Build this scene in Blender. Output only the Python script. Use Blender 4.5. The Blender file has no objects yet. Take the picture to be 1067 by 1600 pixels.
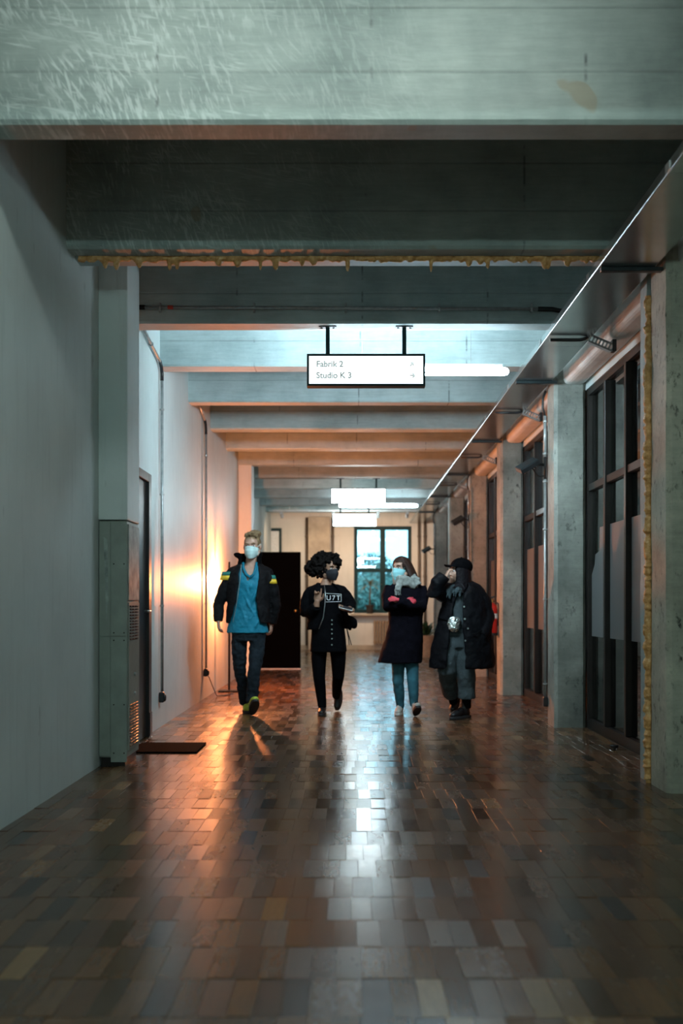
import bpy, bmesh, math, random
from mathutils import Vector, Matrix, noise
R = math.radians
PI = math.pi
random.seed(7)
scene = bpy.context.scene
C = scene.collection

# ------------------------------------------------------------------ camera
F = 1556.0            # focal length in pixels of the 1067x1600 frame (35 mm on a 24x36 portrait frame)
VX, HY, CZ = 546.0, 945.0, 1.07
cam_d = bpy.data.cameras.new('camera')
cam = bpy.data.objects.new('camera', cam_d)
C.objects.link(cam)
cam.location = (0, 0, CZ)
cam.rotation_euler = (R(90), 0, 0)
cam_d.sensor_fit = 'VERTICAL'
cam_d.sensor_height = 36.0
cam_d.sensor_width = 24.0
cam_d.lens = 36.0 * F / 1600.0
cam_d.shift_x = -(VX - 533.5) / 1600.0
cam_d.shift_y = (HY - 800.0) / 1600.0
cam_d.clip_start = 0.05
cam_d.dof.use_dof = True
cam_d.dof.focus_distance = 7.1
cam_d.dof.aperture_fstop = 1.7
scene.camera = cam

# ------------------------------------------------------------------ world (dusk sky outside the end window)
world = bpy.data.worlds.new('world')
scene.world = world
world.use_nodes = True
bgn = world.node_tree.nodes['Background']
bgn.inputs[0].default_value = (0.32, 0.76, 1.0, 1)
bgn.inputs[1].default_value = 3.6

# ------------------------------------------------------------------ exposure and lamp strengths
vs = scene.view_settings
vs.view_transform = 'Standard'
vs.look = 'None'
vs.exposure = 0.0
vs.gamma = 1.0
vs.use_curve_mapping = False
TUBE_COL = (0.66, 0.88, 1.0)
TUBE_STRENGTH = 58.0
NEAR_TUBE_COL = (0.84, 0.97, 0.93)
NEAR_TUBE_STRENGTH = 19.0
REAR_TUBE_COL = (0.66, 0.97, 0.95)
REAR_TUBE_STRENGTH = 150.0
SIGN_STRENGTH = 22.0
LETTERED_SIGN_STRENGTH = 1.6
SIGN_FILL_STRENGTH = 135.0  # added fill on the sign's unseen back, far brighter than its front
LAMP_COL = (1.0, 0.28, 0.085)
LAMP_STRENGTH = 3900.0
SPOT_COL = (1.0, 0.66, 0.40)
SPOT_POWER = 68.0

def P(px, py, d):
    """A point measured in the photograph at real distance d from the camera."""
    return Vector(((px - VX) * d / F, d, CZ + (HY - py) * d / F))

# ------------------------------------------------------------------ materials
MATS = {}
def new_mat(name):
    m = bpy.data.materials.new(name)
    m.use_nodes = True
    nt = m.node_tree
    b = nt.nodes['Principled BSDF']
    MATS[name] = m
    return m, nt, b

def N(nt, kind, **kw):
    n = nt.nodes.new(kind)
    for k, v in kw.items():
        if k.startswith('i_'):
            key = k[2:]
            key = int(key) if key.isdigit() else key.replace('_', ' ')
            n.inputs[key].default_value = v
        else:
            setattr(n, k, v)
    return n

def L(nt, a, b):
    nt.links.new(a, b)

def coords(nt, scale=(1, 1, 1), kind='obj'):
    if kind == 'world':
        g = N(nt, 'ShaderNodeNewGeometry'); out = g.outputs['Position']
    else:
        g = N(nt, 'ShaderNodeTexCoord'); out = g.outputs['Object']
    mp = N(nt, 'ShaderNodeMapping')
    mp.inputs['Scale'].default_value = scale
    L(nt, out, mp.inputs['Vector'])
    return mp.outputs['Vector']

def tex_noise(nt, vec, scale, detail=5.0, rough=0.6):
    n = N(nt, 'ShaderNodeTexNoise')
    n.inputs['Scale'].default_value = scale
    n.inputs['Detail'].default_value = detail
    n.inputs['Roughness'].default_value = rough
    L(nt, vec, n.inputs['Vector'])
    return n.outputs['Fac']

def ramp(nt, fac, stops):
    r = N(nt, 'ShaderNodeValToRGB')
    el = r.color_ramp.elements
    while len(el) < len(stops):
        el.new(0.5)
    for e, (p, c) in zip(el, stops):
        e.position = p
        e.color = (c[0], c[1], c[2], 1) if not isinstance(c, (int, float)) else (c, c, c, 1)
    L(nt, fac, r.inputs['Fac'])
    return r.outputs['Color']

def mixc(nt, fac, a, b, blend='MIX'):
    m = N(nt, 'ShaderNodeMix', data_type='RGBA', blend_type=blend)
    for sock, v in ((m.inputs[0], fac), (m.inputs[6], a), (m.inputs[7], b)):
        if hasattr(v, 'is_linked'):
            L(nt, v, sock)
        elif isinstance(v, (int, float)):
            sock.default_value = v
        else:
            sock.default_value = (v[0], v[1], v[2], 1)
    return m.outputs[2]

def math_n(nt, op, a, b=0.0):
    m = N(nt, 'ShaderNodeMath', operation=op)
    for sock, v in ((m.inputs[0], a), (m.inputs[1], b)):
        if hasattr(v, 'is_linked'):
            L(nt, v, sock)
        else:
            sock.default_value = v
    return m.outputs[0]

def bump(nt, b, height, strength, dist=0.01):
    bn = N(nt, 'ShaderNodeBump')
    bn.inputs['Strength'].default_value = strength
    bn.inputs['Distance'].default_value = dist
    L(nt, height, bn.inputs['Height'])
    L(nt, bn.outputs['Normal'], b.inputs['Normal'])

def plain(name, col, rough=0.5, metal=0.0, var=0.15, vscale=30.0, bmp=0.0, bscale=120.0, spec=0.5, coat=0.0, sheen=0.0, kind='obj'):
    """A plain material with a little tonal variation and fine relief."""
    m, nt, b = new_mat(name)
    v = coords(nt, kind=kind)
    n = tex_noise(nt, v, vscale, 4)
    dark = tuple(c * (1 - var) for c in col)
    lite = tuple(min(1, c * (1 + var)) for c in col)
    L(nt, ramp(nt, n, [(0.3, dark), (0.7, lite)]), b.inputs['Base Color'])
    b.inputs['Roughness'].default_value = rough
    b.inputs['Metallic'].default_value = metal
    b.inputs['Specular IOR Level'].default_value = spec
    b.inputs['Coat Weight'].default_value = coat
    b.inputs['Sheen Weight'].default_value = sheen
    if bmp:
        bump(nt, b, tex_noise(nt, v, bscale, 6), bmp, 0.01)
    return m

def emit(name, col, strength):
    m, nt, b = new_mat(name)
    b.inputs['Base Color'].default_value = (0.8, 0.8, 0.8, 1)
    b.inputs['Emission Color'].default_value = (*col, 1)
    b.inputs['Emission Strength'].default_value = strength
    return m

def concrete(name, base, pale, dark, boards=0.0, pits=0.0, scratches=0.0, rough=0.7):
    """Board-marked concrete: blotches, faint board joints, pits and pale scrape marks."""
    m, nt, b = new_mat(name)
    v = coords(nt, kind='world')
    big = tex_noise(nt, v, 1.7, 6, 0.65)
    col = ramp(nt, big, [(0.30, dark), (0.5, base), (0.68, pale)])
    vs_ = coords(nt, (0.9, 6.0, 9.0), 'world')
    grain = tex_noise(nt, vs_, 5.0, 6, 0.7)
    col = mixc(nt, 0.5, col, ramp(nt, grain, [(0.25, tuple(c * 0.72 for c in base)), (0.75, tuple(min(1, c * 1.28) for c in base))]), 'OVERLAY')
    h = math_n(nt, 'MULTIPLY', grain, 0.35)
    if boards:
        sx = N(nt, 'ShaderNodeSeparateXYZ'); L(nt, coords(nt, kind='world'), sx.inputs[0])
        fr = math_n(nt, 'FRACT', math_n(nt, 'MULTIPLY', math_n(nt, 'SUBTRACT', sx.outputs[2], 0.022), 1.0 / boards))
        line = ramp(nt, fr, [(0.0, 1.0), (0.035, 0.0), (0.97, 0.0), (1.0, 1.0)])
        lm = math_n(nt, 'MULTIPLY', line, math_n(nt, 'ADD', tex_noise(nt, coords(nt, (3, 1, 1), 'world'), 2.0), 0.1))
        col = mixc(nt, math_n(nt, 'MULTIPLY', lm, 0.55), col, tuple(c * 0.45 for c in dark))
        h = math_n(nt, 'SUBTRACT', h, math_n(nt, 'MULTIPLY', lm, 0.8))
        # short vertical form marks
        fx = math_n(nt, 'FRACT', math_n(nt, 'MULTIPLY', math_n(nt, 'ADD', sx.outputs[0], 0.37), 1.0 / 0.93))
        vl = ramp(nt, fx, [(0.0, 0.0), (0.49, 0.0), (0.497, 1.0), (0.503, 1.0), (0.51, 0.0)])
        vm = math_n(nt, 'MULTIPLY', vl, ramp(nt, tex_noise(nt, coords(nt, (1, 1, 3), 'world'), 2.3), [(0.5, 0.0), (0.6, 0.8)]))
        col = mixc(nt, vm, col, tuple(c * 0.3 for c in dark))
    if scratches:
        s = None
        for ang, sx_, sz_, lo in ((16, 60, 11, .53), (38, 66, 9, .54), (80, 70, 7, .55)):
            pre = N(nt, 'ShaderNodeMapping'); pre.vector_type = 'POINT'
            pre.inputs['Rotation'].default_value = (0, R(ang), 0)
            L(nt, coords(nt, kind='world'), pre.inputs['Vector'])
            post = N(nt, 'ShaderNodeMapping'); post.inputs['Scale'].default_value = (sx_, 5, sz_)
            L(nt, pre.outputs[0], post.inputs['Vector'])
            k = ramp(nt, tex_noise(nt, post.outputs[0], 1.0, 2.5, 0.6), [(lo, 0.0), (lo + .10, 0.8)])
            zone = ramp(nt, tex_noise(nt, coords(nt, (1.2, 1, 2.2), 'world'), 1.3 + ang * .01, 3), [(0.43, 0.0), (0.56, 1.0)])
            k = math_n(nt, 'MULTIPLY', k, zone)
            s = k if s is None else math_n(nt, 'MAXIMUM', s, k)
        wide = ramp(nt, tex_noise(nt, coords(nt, (0.7, 1, 1.2), 'world'), 1.5, 3), [(0.25, 0.3), (0.5, 1.0)])
        sx2 = N(nt, 'ShaderNodeSeparateXYZ'); L(nt, coords(nt, kind='world'), sx2.inputs[0])
        side = ramp(nt, math_n(nt, 'ADD', math_n(nt, 'MULTIPLY', sx2.outputs[0], 0.3), 0.55), [(0.2, 1.0), (0.72, 0.0)])
        mask = math_n(nt, 'MULTIPLY', math_n(nt, 'MULTIPLY', s, wide), math_n(nt, 'MULTIPLY', side, scratches))
        col = mixc(nt, mask, col, tuple(min(1, c * 1.55 + 0.06) for c in pale))
        # ochre stains
        st = ramp(nt, tex_noise(nt, coords(nt, kind='world'), 3.1, 2, 0.4), [(0.715, 0.0), (0.73, 0.6)])
        col = mixc(nt, st, col, (0.36, 0.29, 0.19))
    if pits:
        vo = tex_noise(nt, coords(nt, (1, 1, 0.55), 'world'), 26.0, 5, 0.7)
        p = ramp(nt, vo, [(0.56, 0.0), (0.66, 1.0)])
        cl = ramp(nt, tex_noise(nt, coords(nt, kind='world'), 3.5, 4), [(0.4, 0.0), (0.62, 1.0)])
        pm = math_n(nt, 'MULTIPLY', math_n(nt, 'MULTIPLY', p, cl), pits)
        col = mixc(nt, pm, col, tuple(c * 0.28 for c in dark))
        h = math_n(nt, 'SUBTRACT', h, math_n(nt, 'MULTIPLY', pm, 1.2))
    L(nt, col, b.inputs['Base Color'])
    b.inputs['Roughness'].default_value = rough
    bump(nt, b, h, 0.45, 0.012)
    return m

concrete('beam_concrete', (0.41, 0.47, 0.465), (0.50, 0.565, 0.555), (0.29, 0.35, 0.345), boards=0.28, rough=0.6)
concrete('scraped_concrete', (0.385, 0.425, 0.405), (0.49, 0.53, 0.505), (0.25, 0.29, 0.28), boards=0.28, scratches=0.62, rough=0.6)
concrete('column_concrete', (0.31, 0.315, 0.285), (0.47, 0.475, 0.43), (0.15, 0.16, 0.145), pits=0.85)
concrete('rough_concrete', (0.42, 0.405, 0.345), (0.60, 0.58, 0.49), (0.20, 0.20, 0.165), pits=1.0)
concrete('joint_concrete', (0.36, 0.42, 0.42), (0.45, 0.50, 0.49), (0.26, 0.31, 0.31), pits=0.25)
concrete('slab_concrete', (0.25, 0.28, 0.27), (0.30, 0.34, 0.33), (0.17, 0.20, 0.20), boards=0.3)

def plaster(name, base):
    m, nt, b = new_mat(name)
    v = coords(nt, kind='world')
    big = tex_noise(nt, v, 1.3, 5, 0.6)
    col = ramp(nt, big, [(0.3, tuple(c * 0.86 for c in base)), (0.65, base)])
    st = tex_noise(nt, coords(nt, (6, 6, 0.5), 'world'), 2.2, 5, 0.7)
    col = mixc(nt, ramp(nt, st, [(0.52, 0.0), (0.8, 0.35)]), col, tuple(c * 0.55 for c in base))
    sc = tex_noise(nt, coords(nt, (1, 1.2, 0.35), 'world'), 9.0, 3, 0.5)
    col = mixc(nt, ramp(nt, sc, [(0.70, 0.0), (0.74, 0.4)]), col, tuple(c * 0.4 for c in base))
    L(nt, col, b.inputs['Base Color'])
    b.inputs['Roughness'].default_value = 0.5
    b.inputs['Specular IOR Level'].default_value = 0.22
    bump(nt, b, tex_noise(nt, v, 14.0, 7, 0.6), 0.16, 0.01)
    return m
plaster('white_plaster', (0.66, 0.725, 0.71))
plaster('warm_plaster', (0.72, 0.66, 0.58))
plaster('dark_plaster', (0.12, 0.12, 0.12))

def floor_wood():
    m, nt, b = new_mat('floor_wood')
    at = N(nt, 'ShaderNodeAttribute'); at.attribute_name = 'tone'
    col = ramp(nt, at.outputs['Fac'], [(0.0, (0.026, 0.020, 0.015)), (0.25, (0.075, 0.040, 0.020)), (0.55, (0.118, 0.059, 0.026)), (0.8, (0.160, 0.078, 0.032)), (1.0, (0.27, 0.155, 0.065))])
    gr = tex_noise(nt, coords(nt, (60, 5, 5), 'world'), 1.5, 6, 0.7)
    col = mixc(nt, 0.6, col, ramp(nt, gr, [(0.25, 0.32), (0.75, 0.68)]), 'OVERLAY')
    dirt = tex_noise(nt, coords(nt, kind='world'), 1.6, 5, 0.6)
    col = mixc(nt, ramp(nt, dirt, [(0.45, 0.0), (0.8, 0.5)]), col, (0.055, 0.050, 0.045))
    L(nt, col, b.inputs['Base Color'])
    ag = N(nt, 'ShaderNodeAttribute'); ag.attribute_name = 'gloss'
    rg = ramp(nt, math_n(nt, 'ADD', math_n(nt, 'MULTIPLY', ag.outputs['Fac'], 0.6), math_n(nt, 'MULTIPLY', tex_noise(nt, coords(nt, (1, .3, 1), 'world'), 30.0, 4, 0.6), 0.4)), [(0.1, 0.14), (0.9, 0.33)])
    L(nt, rg, b.inputs['Roughness'])
    b.inputs['Specular IOR Level'].default_value = 0.40
    b.inputs['Coat Weight'].default_value = 0.10
    b.inputs['Coat Roughness'].default_value = 0.16
    bump(nt, b, math_n(nt, 'ADD', math_n(nt, 'MULTIPLY', gr, 0.3), tex_noise(nt, coords(nt, kind='world'), 22.0, 4, 0.5)), 0.045, 0.01)
floor_wood()

plain('black_steel', (0.012, 0.013, 0.014), 0.38, 0.0, 0.2, 20, 0.05)
plain('black_door', (0.0012, 0.0014, 0.0018), 0.7, 0, 0.3, 4, 0.03, 120, 0.02)
plain('dark_brown_steel', (0.022, 0.018, 0.016), 0.36, 0.0, 0.25, 8, 0.04, 120, 0.3)
plain('duct_paint', (0.66, 0.66, 0.62), 0.7, 0, 0.15, 3, 0.1, 20, 0.2, kind='world')
plain('galvanised', (0.36, 0.38, 0.375), 0.34, 0.45, 0.2, 25, 0.04)
plain('tray_metal', (0.50, 0.54, 0.54), 0.22, 0.9, 0.12, 3.0, 0.02, 40)
plain('grey_paint', (0.255, 0.285, 0.25), 0.48, 0.0, 0.18, 5.0, 0.06, 50)
plain('grey_paint_scraped', (0.33, 0.37, 0.35), 0.55, 0.1, 0.5, 9.0, 0.06, 50, 0.25)
plain('teal_frame', (0.006, 0.030, 0.033), 0.5, 0.0, 0.2, 20, 0, 120, 0.15)
plain('dark_frame', (0.014, 0.022, 0.024), 0.4, 0.0, 0.2, 20)
plain('brass', (0.55, 0.40, 0.15), 0.3, 1.0)
plain('rubber_mat', (0.006, 0.006, 0.006), 0.9, 0, 0.3, 60, 0.3, 200, 0.02)
plain('red_paint', (0.50, 0.018, 0.014), 0.3, 0, 0.1)
plain('white_paper', (0.75, 0.74, 0.70), 0.6)
plain('white_plastic', (0.70, 0.70, 0.68), 0.4)
plain('terracotta', (0.45, 0.30, 0.19), 0.7, 0, 0.2, 12, 0.1)
plain('dark_pot', (0.03, 0.022, 0.018), 0.5)
plain('leaf', (0.035, 0.085, 0.030), 0.5, 0, 0.5, 25)
plain('dry_leaf', (0.20, 0.17, 0.085), 0.6, 0, 0.4, 25)
plain('tree_leaf', (0.075, 0.15, 0.13), 0.7, 0, 0.4, 6)
plain('bark', (0.09, 0.07, 0.05), 0.85, 0, 0.4, 20, 0.5)
plain('radiator_paint', (0.30, 0.19, 0.11), 0.45)
plain('brown_duct', (0.42, 0.33, 0.24), 0.6, 0, 0.25, 3)
plain('pipe_brown', (0.12, 0.085, 0.06), 0.5)
plain('grass', (0.06, 0.11, 0.06), 0.9, 0, 0.4, 3)
plain('red_tape', (0.55, 0.05, 0.03), 0.5)

def foam_mat():
    m, nt, b = new_mat('expanding_foam')
    v = coords(nt, kind='world')
    n = tex_noise(nt, v, 30, 5)
    L(nt, ramp(nt, n, [(0.3, (0.52, 0.23, 0.065)), (0.55, (0.74, 0.38, 0.13)), (0.75, (0.90, 0.60, 0.32))]), b.inputs['Base Color'])
    b.inputs['Roughness'].default_value = 0.45
    bump(nt, b, tex_noise(nt, v, 90, 4), 0.5, 0.01)
foam_mat()

def glass_mat(name, tint, ior=1.5, dirt=0.0):
    """A thin window pane: sees through, and mirrors more the flatter it is looked at."""
    m = bpy.data.materials.new(name); m.use_nodes = True; MATS[name] = m
    nt = m.node_tree; nt.nodes.clear()
    out = N(nt, 'ShaderNodeOutputMaterial')
    tr = N(nt, 'ShaderNodeBsdfTransparent'); tr.inputs[0].default_value = (*tint, 1)
    gl = N(nt, 'ShaderNodeBsdfGlossy'); gl.inputs['Roughness'].default_value = 0.012
    fr = N(nt, 'ShaderNodeFresnel'); fr.inputs[0].default_value = ior
    fac = math_n(nt, 'MINIMUM', math_n(nt, 'MULTIPLY', fr.outputs[0], 1.7), 1.0)
    mx = N(nt, 'ShaderNodeMixShader')
    L(nt, fac, mx.inputs[0]); L(nt, tr.outputs[0], mx.inputs[1]); L(nt, gl.outputs[0], mx.inputs[2])
    L(nt, mx.outputs[0], out.inputs[0])
glass_mat('pane_glass', (0.85, 0.92, 0.90))
glass_mat('clear_glass', (0.95, 0.98, 0.98), 1.35)

def film_mat():
    m, nt, b = new_mat('frosted_film')
    b.inputs['Base Color'].default_value = (0.17, 0.18, 0.18, 1)
    b.inputs['Roughness'].default_value = 0.32
    b.inputs['Alpha'].default_value = 0.93
film_mat()

emit('tube_light', TUBE_COL, TUBE_STRENGTH)
emit('far_tube_light', TUBE_COL, 42.0)
emit('near_tube_light', NEAR_TUBE_COL, NEAR_TUBE_STRENGTH)
emit('rear_tube_light', REAR_TUBE_COL, REAR_TUBE_STRENGTH)
emit('sign_back_fill', TUBE_COL, SIGN_FILL_STRENGTH)
emit('sign_light', (0.80, 0.97, 1.0), SIGN_STRENGTH)
emit('lettered_sign_light', (0.85, 0.98, 1.0), LETTERED_SIGN_STRENGTH)
emit('sign_text', (0.66, 0.82, 0.80), 0.2)
emit('lamp_light', LAMP_COL, LAMP_STRENGTH)
emit('spot_lens', (1.0, 0.9, 0.75), 8.0)
emit('phone_screen', (0.75, 0.95, 0.9), 0.7)

# ------------------------------------------------------------------ mesh helpers
class MB:
    """Collects shapes for ONE mesh object."""
    def __init__(self):
        self.v, self.f = [], []
    def add(self, vs_, fs):
        o = len(self.v)
        self.v += [Vector(p) for p in vs_]
        self.f += [tuple(i + o for i in f) for f in fs]
        return self
    def box(self, x0, x1, y0, y1, z0, z1):
        vs_ = [(x, y, z) for z in (z0, z1) for y in (y0, y1) for x in (x0, x1)]
        return self.add(vs_, [(0, 2, 3, 1), (4, 5, 7, 6), (0, 1, 5, 4), (2, 6, 7, 3), (0, 4, 6, 2), (1, 3, 7, 5)])
    def obox(self, c, half, M=None):
        M = M or Matrix.Identity(3)
        c = Vector(c)
        vs_ = [c + M @ Vector((sx * half[0], sy * half[1], sz * half[2])) for sz in (-1, 1) for sy in (-1, 1) for sx in (-1, 1)]
        return self.add(vs_, [(0, 2, 3, 1), (4, 5, 7, 6), (0, 1, 5, 4), (2, 6, 7, 3), (0, 4, 6, 2), (1, 3, 7, 5)])
    def tube(self, pts, rad, n=12, hint=(0, -1, 0.01), cap=True, closed=False):
        """Tube along points; rad: one value, or per point r or (r_side, r_other)."""
        pts = [Vector(p) for p in pts]
        k = len(pts)
        if not isinstance(rad, (list, tuple)):
            rad = [rad] * k
        rings = []
        hint = Vector(hint)
        for i, p in enumerate(pts):
            if closed:
                t = (pts[(i + 1) % k] - pts[i - 1]).normalized()
            else:
                t = (pts[min(i + 1, k - 1)] - pts[max(i - 1, 0)]).normalized()
            side = t.cross(hint)
            if side.length < 1e-3:
                side = t.cross(Vector((1, 0.2, 0)))
            side.normalize()
            oth = side.cross(t).normalized()
            r = rad[i]
            ra, rb = r if isinstance(r, (list, tuple)) else (r, r)
            rings.append([p + side * math.cos(2 * PI * j / n) * ra + oth * math.sin(2 * PI * j / n) * rb for j in range(n)])
        return self.skin(rings, cap, closed)
    def skin(self, rings, cap=True, closed=False):
        n = len(rings[0]); k = len(rings)
        vs_ = [p for r in rings for p in r]
        fs = []
        for i in range(k if closed else k - 1):
            a, b_ = i * n, ((i + 1) % k) * n
            for j in range(n):
                q = (j + 1) % n
                fs.append((a + j, a + q, b_ + q, b_ + j))
        if cap and not closed:
            fs.append(tuple(range(n - 1, -1, -1)))
            fs.append(tuple((k - 1) * n + j for j in range(n)))
        return self.add(vs_, fs)
    def hloft(self, rings, n=28, p=2.0, yaw=0.0):
        """Loft of level ovals: (cx, cy, cz, rx, ry)."""
        out = []
        for r in rings:
            cx, cy, cz, rx, ry = r[:5]
            ring = []
            for j in range(n):
                a = 2 * PI * j / n
                c_, s_ = math.cos(a), math.sin(a)
                x = math.copysign(abs(c_) ** (2 / p), c_) * rx
                y = math.copysign(abs(s_) ** (2 / p), s_) * ry
                ring.append(Vector((cx + x * math.cos(yaw) - y * math.sin(yaw), cy + x * math.sin(yaw) + y * math.cos(yaw), cz)))
            out.append(ring)
        return self.skin(out)
    def hshell(self, rings, th=0.016, n=36):
        """Open coat shell: rings (cx, cy, cz, rx, ry, a0, a1), angles in degrees, front is -90."""
        k = len(rings)
        outer, inner = [], []
        for cx, cy, cz, rx, ry, a0, a1 in rings:
            o, i_ = [], []
            for j in range(n + 1):
                a = R(a0 + (a1 - a0) * j / n)
                o.append(Vector((cx + math.cos(a) * rx, cy + math.sin(a) * ry, cz)))
                i_.append(Vector((cx + math.cos(a) * (rx - th), cy + math.sin(a) * (ry - th), cz)))
            outer.append(o); inner.append(i_)
        rr = [outer[i] + inner[i][::-1] for i in range(k)]
        return self.skin(rr)
    def ell(self, c, r, M=None, nu=16, nv=10):
        c = Vector(c)
        if not isinstance(r, (list, tuple)):
            r = (r, r, r)
        M = M or Matrix.Identity(3)
        vs_, fs = [], []
        for i in range(1, nv):
            t = PI * i / nv
            for j in range(nu):
                a = 2 * PI * j / nu
                vs_.append(c + M @ Vector((r[0] * math.sin(t) * math.cos(a), r[1] * math.sin(t) * math.sin(a), r[2] * math.cos(t))))
        top = len(vs_); vs_.append(c + M @ Vector((0, 0, r[2])))
        bot = len(vs_); vs_.append(c + M @ Vector((0, 0, -r[2])))
        for i in range(nv - 2):
            for j in range(nu):
                q = (j + 1) % nu
                fs.append((i * nu + j, (i + 1) * nu + j, (i + 1) * nu + q, i * nu + q))
        for j in range(nu):
            q = (j + 1) % nu
            fs.append((top, j, q))
            b0 = (nv - 2) * nu
            fs.append((bot, b0 + q, b0 + j))
        return self.add(vs_, fs)
    def lathe(self, prof, c=(0, 0, 0), n=20):
        c = Vector(c)
        rings = [[c + Vector((r * math.cos(2 * PI * j / n), r * math.sin(2 * PI * j / n), z)) for j in range(n)] for r, z in prof]
        return self.skin(rings)
    def prism(self, outline, y0, y1):
        """Outline in x-z extruded along y."""
        n = len(outline)
        vs_ = [(x, y0, z) for x, z in outline] + [(x, y1, z) for x, z in outline]
        fs = [tuple(range(n)), tuple(range(2 * n - 1, n - 1, -1))]
        for j in range(n):
            q = (j + 1) % n
            fs.append((q, j, n + j, n + q))
        return self.add(vs_, fs)
    def mesh(self, name, origin=(0, 0, 0)):
        o = Vector(origin)
        me = bpy.data.meshes.new(name)
        me.from_pydata([tuple(p - o) for p in self.v], [], self.f)
        bm = bmesh.new(); bm.from_mesh(me)
        bmesh.ops.recalc_face_normals(bm, faces=bm.faces)
        bm.to_mesh(me); bm.free()
        return me
    def build(self, name, mat, parent=None, origin=None, bevel=0.0, smooth=False, seg=2):
        """Link as one mesh object. With a parent, origin is the parent's place in the world."""
        if origin is None:
            origin = root_loc(parent) if parent else (0, 0, 0)
        me = self.mesh(name, origin)
        if bevel:
            bm = bmesh.new(); bm.from_mesh(me)
            es = [e for e in bm.edges if len(e.link_faces) == 2 and e.calc_face_angle(0) > R(40)]
            bmesh.ops.bevel(bm, geom=es, offset=bevel, segments=seg, profile=0.5, affect='EDGES', clamp_overlap=True)
            bm.to_mesh(me); bm.free()
        return link(name, me, mat, parent, None if parent else origin, smooth)

def root_loc(o):
    loc = Vector((0, 0, 0))
    while o is not None:
        loc += o.location
        o = o.parent
    return loc

def link(name, me, mat, parent=None, loc=None, smooth=False):
    me.materials.clear()
    me.materials.append(MATS[mat] if isinstance(mat, str) else mat)
    if smooth:
        for p in me.polygons:
            p.use_smooth = True
    o = bpy.data.objects.new(name, me)
    C.objects.link(o)
    if parent is not None:
        o.parent = parent
    elif loc is not None:
        o.location = loc
    return o

def tag(o, label=None, cat=None, group=None, kind=None):
    if label: o['label'] = label
    if cat: o['category'] = cat
    if group: o['group'] = group
    if kind: o['kind'] = kind
    return o

def empty(name, loc, label=None, cat=None, group=None, kind=None):
    o = bpy.data.objects.new(name, None)
    o.empty_display_size = 0.1
    C.objects.link(o)
    o.location = loc
    return tag(o, label, cat, group, kind)

def remeshed(mb, name, mat, parent, voxel=0.008, smooth_it=6, wrinkle=0.0, wscale=0.06, keep=None):
    """One continuous surface out of overlapping shapes, smoothed, with optional real folds."""
    me = mb.mesh(name, root_loc(parent))
    o = link(name, me, mat, parent)
    md = o.modifiers.new('r', 'REMESH'); md.mode = 'VOXEL'; md.voxel_size = voxel; md.use_smooth_shade = True
    if smooth_it:
        sm = o.modifiers.new('s', 'SMOOTH'); sm.factor = 0.5; sm.iterations = smooth_it
    if wrinkle:
        tx = bpy.data.textures.new('folds', 'CLOUDS'); tx.noise_scale = wscale; tx.noise_depth = 2
        dm = o.modifiers.new('d', 'DISPLACE'); dm.texture = tx; dm.strength = wrinkle; dm.mid_level = 0.5; dm.texture_coords = 'LOCAL'
    dg = bpy.context.evaluated_depsgraph_get()
    nm = bpy.data.meshes.new_from_object(o.evaluated_get(dg))
    o.modifiers.clear()
    o.data = nm
    bpy.data.meshes.remove(me)
    nm.name = name
    nm.materials.clear(); nm.materials.append(MATS[mat])
    for p in nm.polygons:
        p.use_smooth = True
    return o

def lettering(name, body, size, mat, parent, loc, rot, extrude=0.001, align='LEFT', space=1.0):
    cu = bpy.data.curves.new(name, 'FONT')
    cu.body = body; cu.size = size; cu.extrude = extrude; cu.align_x = align; cu.align_y = 'CENTER'
    cu.space_character = space; cu.offset = 0.0016
    cu.materials.append(MATS[mat])
    tmp = bpy.data.objects.new('tmp', cu); C.objects.link(tmp)
    me = bpy.data.meshes.new_from_object(tmp.evaluated_get(bpy.context.evaluated_depsgraph_get()))
    bpy.data.objects.remove(tmp)
    o = link(name, me, mat, parent)
    o.location = loc
    o.rotation_euler = rot
    return o
# ------------------------------------------------------------------ the setting
XL, XR, YF, YB = -1.66, 2.06, 23.8, -3.0      # left wall, window plane, far wall, wall behind the camera
BZ, SZ = 3.16, 3.88                            # underside of beams, underside of slab

def slab_poly(name, mat, poly, z0, z1, label, cat):
    n = len(poly)
    mb = MB()
    mb.add([(x, y, z0) for x, y in poly] + [(x, y, z1) for x, y in poly],
           [tuple(range(n)), tuple(range(2 * n - 1, n - 1, -1))] + [((j + 1) % n, j, n + j, n + (j + 1) % n) for j in range(n)])
    return tag(mb.build(name, mat), label, cat, kind='structure')

floor = slab_poly('floor', 'pipe_brown', [(-2.1, YB - .2), (5.0, YB - .2), (5.0, YF + .2), (-2.1, YF + .2)], -0.2, -0.003,
                  'worn glossy floor of brown wooden blocks laid in rows', 'floor')
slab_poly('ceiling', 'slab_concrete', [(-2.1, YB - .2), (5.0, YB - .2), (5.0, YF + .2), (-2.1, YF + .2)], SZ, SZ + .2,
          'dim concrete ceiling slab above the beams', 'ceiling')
slab_poly('wall_left', 'white_plaster', [(-2.1, YB), (XL, YB), (XL, 15.1), (-1.88, 15.1), (-1.88, YF), (-2.1, YF)], -0.014, SZ,
          'long white plastered corridor wall with scuff marks', 'wall')
slab_poly('wall_back', 'white_plaster', [(XL, YB - .2), (5.0, YB - .2), (5.0, YB), (XL, YB)], -0.014, SZ, 'plain plastered wall closing the near end of the corridor', 'wall')
slab_poly('wall_right', 'white_plaster', [(XR, YB), (XR + .16, YB), (XR + .16, YF), (XR, YF)], 2.94, SZ, 'white wall strip above the glazed side of the corridor', 'wall')
slab_poly('wall_side_room', 'dark_plaster', [(4.6, YB), (4.8, YB), (4.8, YF), (4.6, YF)], -0.014, SZ, 'dark wall of the rooms behind the glazing', 'wall')

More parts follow.
